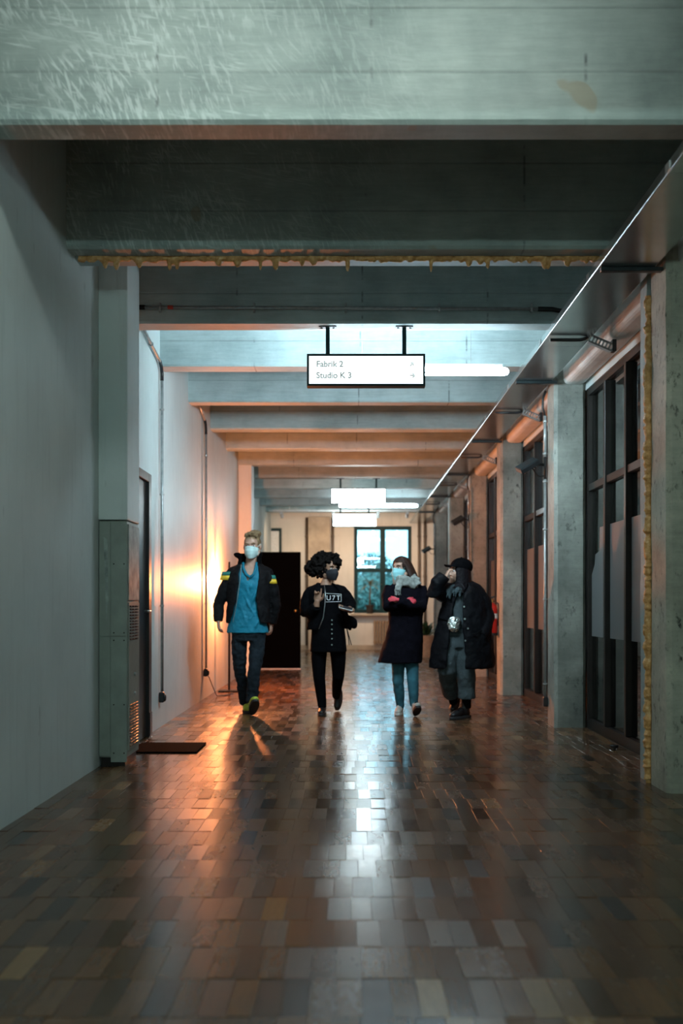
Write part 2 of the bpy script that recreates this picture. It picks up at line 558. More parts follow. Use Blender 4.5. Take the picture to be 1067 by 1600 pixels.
def wall_hole(name, mat, x0, x1, z0, z1, hx0, hx1, hz0, hz1, y0, y1, label):
    mb = MB()
    o = [(x0, z0), (x1, z0), (x1, z1), (x0, z1)]
    h = [(hx0, hz0), (hx1, hz0), (hx1, hz1), (hx0, hz1)]
    vs_ = [(x, y, z) for y in (y0, y1) for x, z in o + h]
    fs = []
    for j in range(4):
        q = (j + 1) % 4
        fs.append((j, q, 4 + q, 4 + j))
        fs.append((8 + q, 8 + j, 12 + j, 12 + q))
        fs.append((4 + j, 4 + q, 12 + q, 12 + j))
        fs.append((q, j, 8 + j, 8 + q))
    mb.add(vs_, fs)
    return tag(mb.build(name, mat), label, 'wall', kind='structure')
WX0, WX1, WZ0, WZ1 = 0.107, 1.484, 0.87, 2.95
wall_far = wall_hole('wall_far', 'warm_plaster', -1.88, 5.0, -0.014, SZ, WX0, WX1, WZ0, WZ1, YF, YF + .2, 'cream wall with the big window at the far end of the corridor')

# ---- floor blocks: every block its own piece near the camera, the rest joined
def block_verts(w, l, tx, ty, dz):
    b_ = 0.0004
    z0, zt = -0.02, 0.0
    def top(x, y):
        return zt + dz + x * ty + y * tx
    lo = [(-w, -l, z0), (w, -l, z0), (w, l, z0), (-w, l, z0)]
    md = [(x, y, top(x, y) - b_) for x, y in ((-w, -l), (w, -l), (w, l), (-w, l))]
    up = [(x, y, top(x, y)) for x, y in ((-w + b_, -l + b_), (w - b_, -l + b_), (w - b_, l - b_), (-w + b_, l - b_))]
    fs = [(8, 9, 10, 11)]
    for j in range(4):
        q = (j + 1) % 4
        fs += [(j, q, 4 + q, 4 + j), (4 + j, 4 + q, 8 + q, 8 + j)]
    return lo + md + up, fs

rng = random.Random(3)
blocks = []
ROW, BW = 0.265, 0.0745
yrow = YB + 0.02
while yrow + ROW < YF:
    x = XL + 0.002 - rng.random() * 0.0
    first = True
    while x < XR - 0.03:
        w = BW * rng.choice([0.94, 1.0, 1.0, 1.0, 1.06])
        if first:
            w *= rng.uniform(0.4, 1.0); first = False
        if x + w > XR - 0.004:
            w = XR - 0.004 - x
        if w > 0.02:
            blocks.append([x + w / 2, yrow + ROW / 2, w])
        x += w
    yrow += ROW
for bl in blocks:
    nz = noise.noise(Vector((bl[0] * 0.9, bl[1] * 0.9, 3.1)))
    t = 0.47 + 0.30 * nz + rng.gauss(0, 0.16)
    if rng.random() < 0.05: t = rng.uniform(0.0, 0.12)
    if rng.random() < 0.03: t = rng.uniform(0.85, 1.0)
    bl.append(min(1, max(0, t)))
def in_view(bl):
    d = bl[1]
    return d > 2.45 and abs((bl[0] * F / d) + VX - 533.5) < 535
near = sorted([b_ for b_ in blocks if in_view(b_)], key=lambda b_: b_[1])[:300]
near_ids = set(id(b_) for b_ in near)
def set_tone(me, vals, gl):
    for nm, vv in (('tone', vals), ('gloss', gl)):
        a = me.attributes.new(nm, 'FLOAT', 'FACE')
        a.data.foreach_set('value', vv)
variants = {}
def variant(t, w):
    key = (round(t * 11), round(w / 0.004), rng.randrange(4))
    if key not in variants:
        vs_, fs = block_verts(w / 2 - 0.0006, ROW / 2 - 0.0010, rng.gauss(0, 0.0055), rng.gauss(0, 0.0050), rng.gauss(0, 0.0004))
        me = bpy.data.meshes.new('floor_block')
        me.from_pydata(vs_, [], fs)
        set_tone(me, [t] * len(fs), [rng.random()] * len(fs))
        me.materials.append(MATS['floor_wood'])
        variants[key] = me
    return variants[key]
for b_ in near:
    o = bpy.data.objects.new('floor_block', variant(b_[3], b_[2]))
    C.objects.link(o)
    o.parent = floor
    o.location = (b_[0], b_[1], 0)
AV, AF, AT, AG = [], [], [], []
for b_ in blocks:
    if id(b_) in near_ids: continue
    vs_, fs = block_verts(b_[2] / 2 - 0.0006, ROW / 2 - 0.0010, rng.gauss(0, 0.0055), rng.gauss(0, 0.0050), rng.gauss(0, 0.0004))
    k = len(AV)
    AV += [(x + b_[0], y + b_[1], z) for x, y, z in vs_]
    AF += [tuple(i + k for i in f) for f in fs]
    AT += [b_[3]] * len(fs)
    AG += [rng.random()] * len(fs)
me = bpy.data.meshes.new('distant_floor_blocks')
me.from_pydata(AV, [], AF)
set_tone(me, AT, AG)
tag(link('distant_floor_blocks', me, 'floor_wood', floor), kind='stuff')

# ---- beams
def foam_bead(pts, r, rn, drips=0, drip_dir=(0, 0, -1), hint=(0, -1, 0.01)):
    mb = MB()
    path, rad = [], []
    for i in range(len(pts)):
        p = Vector(pts[i])
        path.append(p + Vector((rn.uniform(-1, 1), rn.uniform(-1, 1), rn.uniform(-1, 1))) * r * 0.22)
        rad.append(r * rn.uniform(0.6, 1.35))
    mb.tube(path, rad, 8, hint)
    for i in range(drips):
        k = rn.randrange(1, len(pts) - 1)
        p = Vector(pts[k]); l = rn.uniform(0.6, 2.6) * r
        mb.ell(p + Vector(drip_dir) * l * 0.6, (r * rn.uniform(0.5, 1.1),) * 2 + (l,), None, 8, 6)
    return mb

beams = [
    (2.80, 3.00, 'bare concrete ceiling beam closest to the camera, just out of the picture'),
    (4.32, 4.49, 'big pale concrete beam across the top of the picture, covered in light scratches'),
    (5.84, 5.98, 'dark concrete beam with a rough line of yellow foam along its lower edge'),
    (6.02, 6.16, 'concrete beam half hidden behind the foam seam, over the white pillar'),
    (7.39, 7.60, 'concrete beam carrying the metal conduit and the lettered hanging sign'),
    (8.72, 8.95, 'pale blue lit concrete beam right behind the lettered sign'),
    (10.26, 10.46, 'grey lit concrete beam just beneath the ceiling tube light'),
    (11.87, 12.08, 'dull grey concrete beam in front of the orange lit ones'),
    (13.38, 13.58, 'first and brighter of the two orange lit concrete beams'),
    (14.87, 15.07, 'second, browner of the two orange lit concrete beams'),
    (16.38, 16.58, 'thin grey concrete beam carrying the larger of the blank hanging signs'),
    (17.88, 18.08, 'pale blue grey concrete beam behind the larger blank hanging sign'),
    (19.38, 19.58, 'grey concrete beam behind the second ceiling tube light'),
    (20.88, 21.08, 'concrete beam carrying the smaller blank hanging sign'),
    (22.38, 22.58, 'last concrete beam before the cream end wall'),
]
for i, (y0, y1, lab) in enumerate(beams):
    ch = 0.016
    prof = [(y0, SZ), (y0, BZ + ch), (y0 + ch, BZ), (y1 - ch, BZ), (y1, BZ + ch), (y1, SZ)]
    x0, x1 = (XL if y0 < 15.1 else -1.88), XR
    n = len(prof)
    mb = MB()
    mb.add([(x0, y, z) for y, z in prof] + [(x1, y, z) for y, z in prof],
           [tuple(range(n)), tuple(range(2 * n - 1, n - 1, -1))] + [((j + 1) % n, j, n + j, n + (j + 1) % n) for j in range(n)])
    b_ = tag(mb.build('ceiling_beam', 'scraped_concrete' if i in (1, 2) else 'beam_concrete'), lab, 'beam', 'concrete ceiling beams', 'structure')
    if i == 2:
        rn = random.Random(5)
        pts = [(XL + 0.03 + (XR - XL - 0.3) * k / 150, 5.994, BZ - 0.002) for k in range(151)]
        fb = foam_bead(pts, 0.022, rn, 34)
        tag(remeshed(fb, 'foam_seam', 'expanding_foam', b_, 0.006, 2, 0.008, 0.012), 'crusty yellow expanding foam oozing from the joint')

# ---- concrete columns along the glazed side
cols = [
    (2.70, 3.03, 1.79, 2.06, 'column_concrete', 'concrete column beside the camera, out of the picture'),
    (5.64, 5.965, 1.80, 2.16, 'rough_concrete', 'rough pitted concrete column with a foam seam at the picture edge'),
    (6.0, 6.19, 1.80, 2.06, 'joint_concrete', 'smooth pale concrete column behind the foam seam'),
    (8.67, 9.0, 1.785, 2.06, 'column_concrete', 'grey concrete column with the floodlight and conduit on its corner'),
    (11.8, 12.13, 1.79, 2.06, 'column_concrete', 'grey concrete column with orange lit side behind the fire extinguisher'),
    (14.8, 15.13, 1.79, 2.06, 'column_concrete', 'concrete column lit fully orange behind the black cap'),
    (17.8, 18.13, 1.79, 2.06, 'column_concrete', 'pale grey distant concrete column with a small black floodlight'),
    (20.8, 21.13, 1.79, 2.06, 'column_concrete', 'cream lit concrete column closest to the end wall'),
]
for i, (y0, y1, x0, x1, m, lab) in enumerate(cols):
    c_ = 0.028
    poly = [(x0 + c_, y0), (x1 - (c_ if i not in (1, 2) else 0), y0), (x1, y0 + (c_ if i not in (1, 2) else 0)), (x1, y1), (x0 + c_, y1), (x0, y1 - c_), (x0, y0 + c_)]
    poly = [p for k, p in enumerate(poly) if p not in poly[:k]]
    n = len(poly)
    mb = MB()
    lv = 22
    rings = []
    rn = random.Random(i)
    for k in range(lv + 1):
        z = BZ * k / lv
        rings.append([Vector((x + rn.uniform(-1, 1) * 0.0022, y + rn.uniform(-1, 1) * 0.0022, z)) for x, y in poly])
    mb.skin(rings)
    co = tag(mb.build('concrete_column', m), lab, 'column', 'concrete columns', 'structure')
    if i == 1:
        pts = [(1.797, 5.983, 0.03 + 2.9 * k / 170) for k in range(171)]
        fb = foam_bead(pts, 0.027, random.Random(9), 70, (0, 0, -1), (1, 0, 0))
        tag(remeshed(fb, 'foam_seam', 'expanding_foam', co, 0.006, 2, 0.010, 0.014), 'crusty yellow expanding foam squeezed out of the column joint')

# ---- left pillars
def pillar(y0, y1, z0, x0, lab):
    mb = MB().box(x0, -1.467, y0, y1, z0, SZ)
    return tag(mb.build('wall_pillar', 'white_plaster', bevel=0.006), lab, 'pillar', 'white wall pillars', 'structure')
pillar(6.58, 6.95, 1.632, XL, 'square white wall pillar standing above the grey metal cabinet')
pillar(14.9, 15.3, 0.0, XL, 'square wall pillar lit orange behind the man\'s head')

# ---- haunch along the right wall over the glazing and the bays of glazing
bays = [(3.03, 5.64), (6.19, 8.67), (9.0, 11.8), (12.13, 14.8), (15.13, 17.8), (18.13, 20.8), (21.13, 23.8)]
wlab = ['tall dark framed glazing beside the camera, out of the picture',
        'tall dark framed glazing with frosted film between the foam-seamed column and the floodlight column',
        'tall dark framed glazing between the floodlight column and the extinguisher column',
        'tall dark framed glazing right behind the red fire extinguisher',
        'narrow looking dark glazing past the fully orange column',
        'narrow looking dark glazing past the pale grey distant column',
        'dark glazing in the last bay before the end wall']
for i, (y0, y1) in enumerate(bays):
    if i < 6:
        mb = MB()
        prof = []
        cx, cz, rx, rz = 1.96, 3.07, 0.10, 0.085
        for k in range(13):
            a = PI + PI * k / 12
            prof.append((cx + rx * math.copysign(abs(math.cos(a)) ** 0.6, math.cos(a)), cz + rz * math.copysign(abs(math.sin(a)) ** 0.6, math.sin(a))))
        prof += [(2.06, 3.16), (1.86, 3.16)]
        mb.prism(prof, y0, y1)
        tag(mb.build('trim_%d' % (i + 1), 'duct_paint'), ['rounded white duct casing beside the camera', 'rounded white duct casing above the nearest visible glazing',
            'rounded duct casing lit orange above the second glazing', 'rounded orange lit duct casing above the extinguisher glazing',
            'rounded duct casing past the orange column', 'rounded duct casing close to the end wall'][i], 'duct casing', kind='structure')
    w = empty('window_%d' % (i + 1), (XR, (y0 + y1) / 2, 0), wlab[i], 'window', kind='structure')
    fx0, fx1 = 2.065, 2.135
    fr = 0.055
    g = 0.004
    ya, yb = y0 + g, y1 - g
    mb = MB()
    o = [(ya, 0.0), (yb, 0.0), (yb, 2.935), (ya, 2.935)]
    h = [(ya + fr, 0.085), (yb - fr, 0.085), (yb - fr, 2.935 - fr), (ya + fr, 2.935 - fr)]
    vs_ = [(x, y, z) for x in (fx0, fx1) for y, z in o + h]
    fs = []
    for j in range(4):
        q = (j + 1) % 4
        fs += [(j, q, 4 + q, 4 + j), (8 + q, 8 + j, 12 + j, 12 + q), (4 + j, 4 + q, 12 + q, 12 + j), (q, j, 8 + j, 8 + q)]
    mb.add(vs_, fs)
    mb.build('window_frame', 'dark_brown_steel', w)
    nb = 4
    step = (yb - ya - fr) / nb
    tz = 2.05
    for k in range(1, nb):
        yc = ya + fr / 2 + step * k
        MB().box(fx0 - 0.012, fx1, yc - 0.026, yc + 0.026, 0.086, 2.879).build('mullion', 'dark_brown_steel', w, bevel=0.004, seg=1)
    for k in range(nb):
        p0 = ya + fr / 2 + step * k + 0.0275
        p1 = p0 + step - 0.055
        MB().box(fx0, fx1, p0 - (0 if k else 0.0), p1, tz, tz + 0.062).build('transom', 'dark_brown_steel', w, bevel=0.004, seg=1)
        MB().box(2.098, 2.104, p0, p1, 0.086, tz - 0.001).build('pane', 'pane_glass', w)
        MB().box(2.098, 2.104, p0, p1, tz + 0.063, 2.879).build('pane', 'pane_glass', w)
        # frosted film with a ragged peeled corner
        zt = 1.72 if k != nb - 1 else 1.72
        mb = MB()
        if i == 1 and k == nb - 1:
            out = [(p0, 0.80), (p1, 0.80), (p1, 1.33), (p1 - 0.10, 1.42), (p1 - 0.12, 1.50), (p1 - 0.26, 1.52), (p1 - 0.27, 1.72), (p0, 1.72)]
        else:
            out = [(p0, 0.80), (p1, 0.80), (p1, zt), (p0, zt)]
        n = len(out)
        mb.add([(2.0955, y, z) for y, z in out] + [(2.0972, y, z) for y, z in out],
               [tuple(range(n)), tuple(range(2 * n - 1, n - 1, -1))] + [((j + 1) % n, j, n + j, n + (j + 1) % n) for j in range(n)])
        tag(mb.build('frosted_film', 'frosted_film', w), 'grey frosted privacy film')

# ---- end window
ew = empty('window_8', ((WX0 + WX1) / 2, YF, WZ0), 'big teal framed window with four panes in the cream end wall', 'window', kind='structure')
mb = MB()
t_ = 0.085
o = [(WX0, WZ0), (WX1, WZ0), (WX1, WZ1), (WX0, WZ1)]
h = [(WX0 + t_, WZ0 + t_), (WX1 - t_, WZ0 + t_), (WX1 - t_, WZ1 - t_), (WX0 + t_, WZ1 - t_)]
vs_ = [(x, y, z) for y in (YF + 0.06, YF + 0.15) for x, z in o + h]
fs = []
for j in range(4):
    q = (j + 1) % 4
    fs += [(j, q, 4 + q, 4 + j), (8 + q, 8 + j, 12 + j, 12 + q), (4 + j, 4 + q, 12 + q, 12 + j), (q, j, 8 + j, 8 + q)]
mb.add(vs_, fs)
mb.build('window_frame', 'teal_frame', ew)
xm, zm = (WX0 + WX1) / 2, 1.90
MB().box(xm - .065, xm + .065, YF + .07, YF + .14, WZ0 + t_, WZ1 - t_).build('mullion', 'teal_frame', ew)
for xa, xb in ((WX0 + t_, xm - .066), (xm + .066, WX1 - t_)):
    MB().box(xa, xb, YF + .07, YF + .14, zm - .045, zm + .045).build('transom', 'teal_frame', ew)
    for za, zb in ((WZ0 + t_, zm - .046), (zm + .046, WZ1 - t_)):
        MB().box(xa, xb, YF + .105, YF + .111, za, zb).build('pane', 'clear_glass', ew)
mb = MB().box(WX0 - .08, WX1 + .06, YF - .16, YF - .001, WZ0 - .06, WZ0 - .012)
tag(mb.build('window_sill', 'brown_duct', bevel=.005), 'brown wooden sill under the end window', 'window sill', kind='structure')

# small window in the far left corner
sw = empty('window_9', (-1.72, YF, 1.9), 'small dark green framed window high in the far corner', 'window', kind='structure')
x0, x1, z0, z1 = -1.872, -1.62, 2.0, 2.9
MB().box(x1 - .06, x1, YF - .05, YF - .002, z0, z1).build('window_frame', 'teal_frame', sw)
MB().box(x0, x1 - .061, YF - .05, YF - .002, z1 - .07, z1).build('window_frame', 'teal_frame', sw)
MB().box(x0, x1 - .061, YF - .03, YF - .002, z0, z1 - .071).build('pane', 'white_plastic', sw)

# ---- doors on the left wall
d1 = empty('door_1', (XL, 7.55, 0), 'black door in the left wall behind the white pillar', 'door', kind='structure')
MB().box(XL + .001, XL + .045, 8.03, 8.13, 0, 2.13).build('door_jamb', 'black_steel', d1, bevel=.004)
MB().box(XL + .001, XL + .045, 6.96, 7.02, 0, 2.13).build('door_jamb', 'black_steel', d1, bevel=.004)
MB().box(XL + .001, XL + .045, 7.021, 8.029, 2.06, 2.13).build('door_head', 'black_steel', d1, bevel=.004)
MB().box(XL + .001, XL + .022, 7.021, 8.029, 0.012, 2.059).build('door_leaf', 'black_steel', d1)
hd = MB().tube([(XL + .022, 7.95, 1.02), (XL + .07, 7.95, 1.02), (XL + .07, 7.84, 1.02)], .009, 8, (0, 0, 1))
tag(hd.build('door_handle', 'galvanised', d1, smooth=True), 'small metal lever handle')
MB().box(XL + .046, XL + .052, 8.035, 8.12, 0.01, 0.20).build('kick_plate', 'black_steel', d1)

d2 = empty('door_2', (-1.86, 16.5, 0), 'open black door standing across the corridor behind the man', 'door', kind='structure')
MB().box(-1.86, -.808, 16.48, 16.525, 0.02, 1.945).build('door_leaf', 'black_door', d2, bevel=.004)
MB().box(-1.86, -.808, 16.47, 16.479, 0.0, 0.019).build('door_seal', 'white_plastic', d2)
kb = MB().ell((-.89, 16.435, .97), (.028, .024, .028)).tube([(-.89, 16.48, .97), (-.89, 16.44, .97)], .011, 8, (0, 0, 1))
tag(kb.build('door_knob', 'brass', d2, smooth=True), 'small brass knob')

# ---- end wall details
tag(MB().box(-.98, -.46, YF - .22, YF - .001, 0, 3.16).build('trim_7', 'brown_duct', bevel=.01), 'brownish boxed duct rising up the cream end wall', 'duct', kind='structure')
tag(MB().box(-1.87, 1.9, YF - .018, YF - .0005, 0.0, 0.11).build('baseboard_far', 'brown_duct'), 'tan baseboard along the cream end wall', 'baseboard', kind='structure')
# ------------------------------------------------------------------ hanging signs
def hanging_sign(x, y, zc, w, h, ytop, label, text=None):
    s = empty('hanging_sign', (x, y, zc - h / 2), label, 'sign', 'lit signs hanging from the beams')
    t = 0.016; dp = 0.045
    mb = MB()
    o = [(-w / 2, -h / 2), (w / 2, -h / 2), (w / 2, h / 2), (-w / 2, h / 2)]
    q_ = [(-w / 2 + t, -h / 2 + t), (w / 2 - t, -h / 2 + t), (w / 2 - t, h / 2 - t), (-w / 2 + t, h / 2 - t)]
    vs_ = [(x + a, yy, zc + c) for yy in (y - dp, y + dp) for a, c in o + q_]
    fs = []
    for j in range(4):
        q = (j + 1) % 4
        fs += [(j, q, 4 + q, 4 + j), (8 + q, 8 + j, 12 + j, 12 + q), (4 + j, 4 + q, 12 + q, 12 + j), (q, j, 8 + j, 8 + q)]
    mb.add(vs_, fs)
    mb.build('sign_frame', 'teal_frame', s)
    MB().box(x - w / 2 + t, x + w / 2 - t, y - dp + .006, y + dp - .006, zc - h / 2 + t, zc + h / 2 - t).build('light_panel', 'lettered_sign_light' if text else 'sign_light', s)
    if text:
        MB().box(x - w / 2 + t, x + w / 2 - t, y + dp - .0055, y + dp - .003, zc - h / 2 + t, zc + h / 2 - t).build('back_fill_panel', 'sign_back_fill', s)  # extra glowing panel, added unseen to light the beams and people behind
    for dx in (-w * 0.325, w * 0.325):
        r = MB().box(x + dx - .015, x + dx + .015, y - .015, y + .015, zc + h / 2, BZ - .008).build('hanger_rod', 'teal_frame', s)
        MB().box(x + dx - .065, x + dx + .065, y - .03, y + .03, BZ - .0079, BZ - .0005).build('ceiling_plate', 'dark_frame', r)
        for bx in (-.045, .045):
            MB().lathe([(.009, BZ - .016), (.009, BZ - .008)], (x + dx + bx, y, 0), 8).build('bolt', 'galvanised', r)
    if text:
        base = Vector((x, y, zc - h / 2))
        for k, ln in enumerate(text):
            lettering('lettering', ln, 0.062, 'sign_text', s, Vector((x - w / 2 + .07, y - dp + .004, zc + (.042 if k == 0 else -.042))) - base, (R(90), 0, 0), .0006)
            lettering('lettering', '\u2192' if k else '\u2197', 0.05, 'sign_text', s, Vector((x + w / 2 - .12, y - dp + .004, zc + (.042 if k == 0 else -.042))) - base, (R(90), 0, 0), .0006)
    return s
hanging_sign(.124, 7.49, CZ + 366 * 7.47 / F, .885, .240, BZ, 'lit white hanging sign lettered Fabrik 2 and Studio K3', ['Fabrik 2', 'Studio K 3'])
hanging_sign(.147, 16.48, CZ + 169.5 * 16.48 / F, .91, .262, BZ, 'larger and higher of the two blank glowing signs hanging further back')
hanging_sign(.107, 20.98, CZ + 132 * 20.98 / F, .92, .275, BZ, 'smaller and lower of the two blank glowing signs hanging further back')

# ------------------------------------------------------------------ tube lights across the corridor
def tube_light(y, label, mat='tube_light', z=2.955, x0=-.2, x1=1.3):
    t = empty('tube_light', ((x0 + x1) / 2, y, z), label, 'ceiling light', 'tube lights under the ceiling')
    mb = MB().tube([(x0, y, z), (x0 + .012, y, z), (x0 + .035, y, z), (x1 - .035, y, z), (x1 - .012, y, z), (x1, y, z)], [.012, .026, .033, .033, .026, .012], 16, (0, 0, 1))
    mb.build('diffuser', mat, t, smooth=True)
    MB().box(x0 + .05, x1 - .05, y - .02, y + .02, z + .034, z + .058).build('housing', 'white_plastic', t, bevel=.003)
    for xx in (x0 + .3, x1 - .3):
        MB().tube([(xx, y, z + .058), (xx, y, SZ)], .002, 6, (0, 1, 0)).build('suspension_wire', 'galvanised', t)
tube_light(3.62, 'ceiling tube light overhead beside the camera, out of the picture', 'near_tube_light', 3.50, -1.3, 1.0)
tube_light(-1.5, 'ceiling tube light behind the camera, out of the picture', 'rear_tube_light')
tube_light(7.92, 'long glowing tube light running behind the lettered sign', z=2.925, x1=1.265)
tube_light(18.95, 'small looking glowing tube light behind the larger blank sign', 'far_tube_light')

# ------------------------------------------------------------------ cable tray along the glazed side
tray = empty('cable_tray', (1.59, 10, 3.0), 'long shiny sheet metal cable tray running under the beams', 'cable tray')
TX0, TX1, TZ0, TH = 1.43, 1.755, 3.008, 0.052
edges = [-2.9, 1.45, 2.95, 4.47, 5.97, 7.47, 8.97, 10.47, 11.97, 13.47, 14.97, 16.47, 17.97, 19.47, 20.97, 23.7]
for a, b_ in zip(edges[:-1], edges[1:]):
    prof = [(TX0, TZ0 + TH), (TX0, TZ0 + .006), (TX0 + .002, TZ0 + .002), (TX0 + .006, TZ0), (TX1 - .006, TZ0), (TX1 - .002, TZ0 + .002), (TX1, TZ0 + .006), (TX1, TZ0 + TH),
            (TX1 - .003, TZ0 + TH), (TX1 - .003, TZ0 + .004), (TX0 + .003, TZ0 + .004), (TX0 + .003, TZ0 + TH)]
    MB().prism(prof, a + .0015, b_ - .0015).build('tray_section', 'tray_metal', tray)
    MB().box(TX0 - .004, TX0 - .0005, b_ - .03, b_ + .03, TZ0 + .008, TZ0 + TH - .006).build('joint_plate', 'galvanised', tray)
for yb_ in (2.85, 5.72, 8.62, 11.75, 14.75, 17.75, 20.75):
    MB().box(TX0 + .01, 1.795, yb_ - .02, yb_ + .02, TZ0 - .026, TZ0 - .001).build('support_bar', 'dark_frame', tray, bevel=.003, seg=1)
MB().tube([(1.70, y, 3.03 + .01 * math.sin(y * 3)) for y in [k * .25 for k in range(4, 94)]], .011, 8, (0, 0, 1)).build('cable', 'black_steel', tray, smooth=True)
MB().tube([(1.775, y, 3.10 + .015 * math.sin(y * 2)) for y in [k * .25 for k in range(4, 36)]], .009, 8, (0, 0, 1)).build('cable', 'red_paint', tray, smooth=True)

# black cable bends and perforated wall brackets at the beams between columns
blab = ['perforated steel bracket with black cable bend above the nearest visible glazing', 'perforated steel bracket with black cable bend above the second glazing',
        'perforated steel bracket above the extinguisher glazing', 'perforated steel bracket past the fully orange column', 'perforated steel bracket closest to the end wall']
def perforated(y, lab):
    r = empty('wall_bracket', (1.80, y, 2.93), lab, 'bracket', 'perforated steel brackets')
    MB().tube([(1.45, y, 2.985), (1.60, y, 2.985), (1.665, y, 2.985), (1.70, y - .005, 2.992), (1.72, y - .01, 3.004)], .0125, 10, (0, 1, 0)).build('cable_bend', 'black_steel', r, smooth=True)
    # channel: ladder of rims and bridges, so the slots are real holes
    mb = MB()
    A = Vector((1.735, y - .015, 2.995)); B_ = Vector((1.90, y - .015, 2.925))
    ax = (B_ - A).normalized(); up = Vector((0, 1, 0)).cross(ax).normalized()
    if up.z < 0: up = -up
    M = Matrix((ax, Vector((0, 1, 0)), up)).transposed()
    ln = (B_ - A).length
    mid = (A + B_) / 2
    for s in (-1, 1):
        mb.obox(mid + up * s * .023, (ln / 2, .0022, .007), M)
    nb = 7
    for k in range(nb + 1):
        mb.obox(A + ax * ln * k / nb, (.006, .0022, .026), M)
    mb.obox(mid + up * .028 + Vector((0, .02, 0)), (ln / 2, .022, .0022), M)
    mb.obox(mid - up * .028 + Vector((0, .02, 0)), (ln / 2, .022, .0022), M)
    remesh = mb.build('perforated_arm', 'galvanised', r)
    MB().box(1.895, 1.925, y - .025, y + .04, 2.90, 2.985).build('wall_foot', 'black_steel', r, bevel=.003, seg=1)
for y_, l_ in zip((7.2, 9.93, 12.95, 15.95, 18.95), blab):
    perforated(y_, l_)

# ------------------------------------------------------------------ conduits
def clip(mb_parent, c, axis, r=.016):
    c = Vector(c); axis = Vector(axis).normalized()
    o = MB().tube([c - axis * .007, c + axis * .007], r, 10, (0.3, 1, 0.2)).build('pipe_clip', 'galvanised', mb_parent, smooth=False)
    return o
def socket(parent, c, cat='black_steel'):
    c = Vector(c)
    o = MB().box(c.x - .022, c.x + .022, c.y - .03, c.y + .03, c.z - .045, c.z + .045).build('socket_box', 'black_steel', parent, bevel=.01)
    MB().ell((c.x + .026, c.y, c.z - .005), (.014, .026, .032), None, 12, 8).build('plug_cover', 'black_steel', o, smooth=True)
# across the beam
yb_ = 7.39 - .018
cp = empty('conduit', (0, yb_, 3.27), 'horizontal metal conduit clipped across the beam above the lettered sign', 'conduit')
zc = 3.272
MB().tube([(-1.52, yb_, zc), (1.40, yb_, zc - .012)], .0125, 12, (0, 0, 1)).build('pipe', 'galvanised', cp, smooth=True)
MB().tube([(-1.655, yb_, zc + .01), (-1.60, yb_, zc), (-1.515, yb_, zc)], .018, 10, (0, 0, 1)).build('rubber_sleeve', 'black_steel', cp, smooth=True)
MB().tube([(1.395, yb_, zc - .012), (1.50, yb_, zc - .014), (1.58, yb_, zc - .03)], .017, 10, (0, 0, 1)).build('rubber_sleeve', 'black_steel', cp, smooth=True)
for px in (250, 397, 540, 686, 830):
    xx = (px - VX) * yb_ / F
    clip(cp, (xx, yb_, zc - .002 - .004 * (xx + 1.5) / 1.5), (1, 0, 0), .0175)
    MB().box(xx - .008, xx + .008, yb_ - .012, yb_ + .0175, zc - .036, zc + .032).build('clip_strap', 'galvanised', cp, bevel=.002, seg=1)
MB().tube([(-1.345, yb_, zc), (-1.305, yb_, zc)], .0145, 10, (0, 0, 1)).build('tape', 'red_tape', cp)

def wall_conduit(y, y_up, zt, zt_up, zb, label, r=.0135):
    x = XL + .028
    c_ = empty('conduit', (x, y, zb), label, 'conduit', 'vertical wall conduits')
    MB().tube([(x, y, zt - .02), (x, y, zb + .05)], r, 12, (1, 0, 0)).build('pipe', 'galvanised', c_, smooth=True)
    MB().tube([(x, y_up, zt_up), (x, y - .09, zt + .055)], r, 12, (1, 0, 0)).build('pipe', 'galvanised', c_, smooth=True)
    MB().tube([(x, y - .10, zt + .06), (x, y - .03, zt + .02), (x, y, zt - .03), (x, y, zt - .09)], r * 1.15, 10, (1, 0, 0)).build('elbow', 'black_steel', c_, smooth=True)
    for f in (.12, .38, .72):
        clip(c_, (x, y, zt + (zb - zt) * f), (0, 0, 1), r * 1.45)
    clip(c_, (x, (y + y_up) / 2, (zt + zt_up) / 2 + .02), (0, y_up - y, zt_up - zt), r * 1.45)
    socket(c_, (x - .002, y, zb))
    return c_
wall_conduit(8.67, 7.72, 3.11, 3.28, .265, 'metal conduit down the left wall between the black door and the man')
wall_conduit(11.33, 10.75, 3.10, 3.27, .30, 'metal conduit down the left wall beside the bright orange glow')
# power cord to the lamp
tag(MB().tube([(XL + .03, 11.36, .27), (XL + .05, 11.42, .24), (XL + .09, 11.5, .10), (XL + .12, 11.56, .012), (XL + .20, 11.7, .006), (XL + .26, 11.95, .006), (XL + .20, 12.2, .006)], .005, 8, (0, .1, 1)).build('power_cord', 'black_steel', smooth=True),
    'thin black power cord running from the wall socket to the lamp', 'cord')

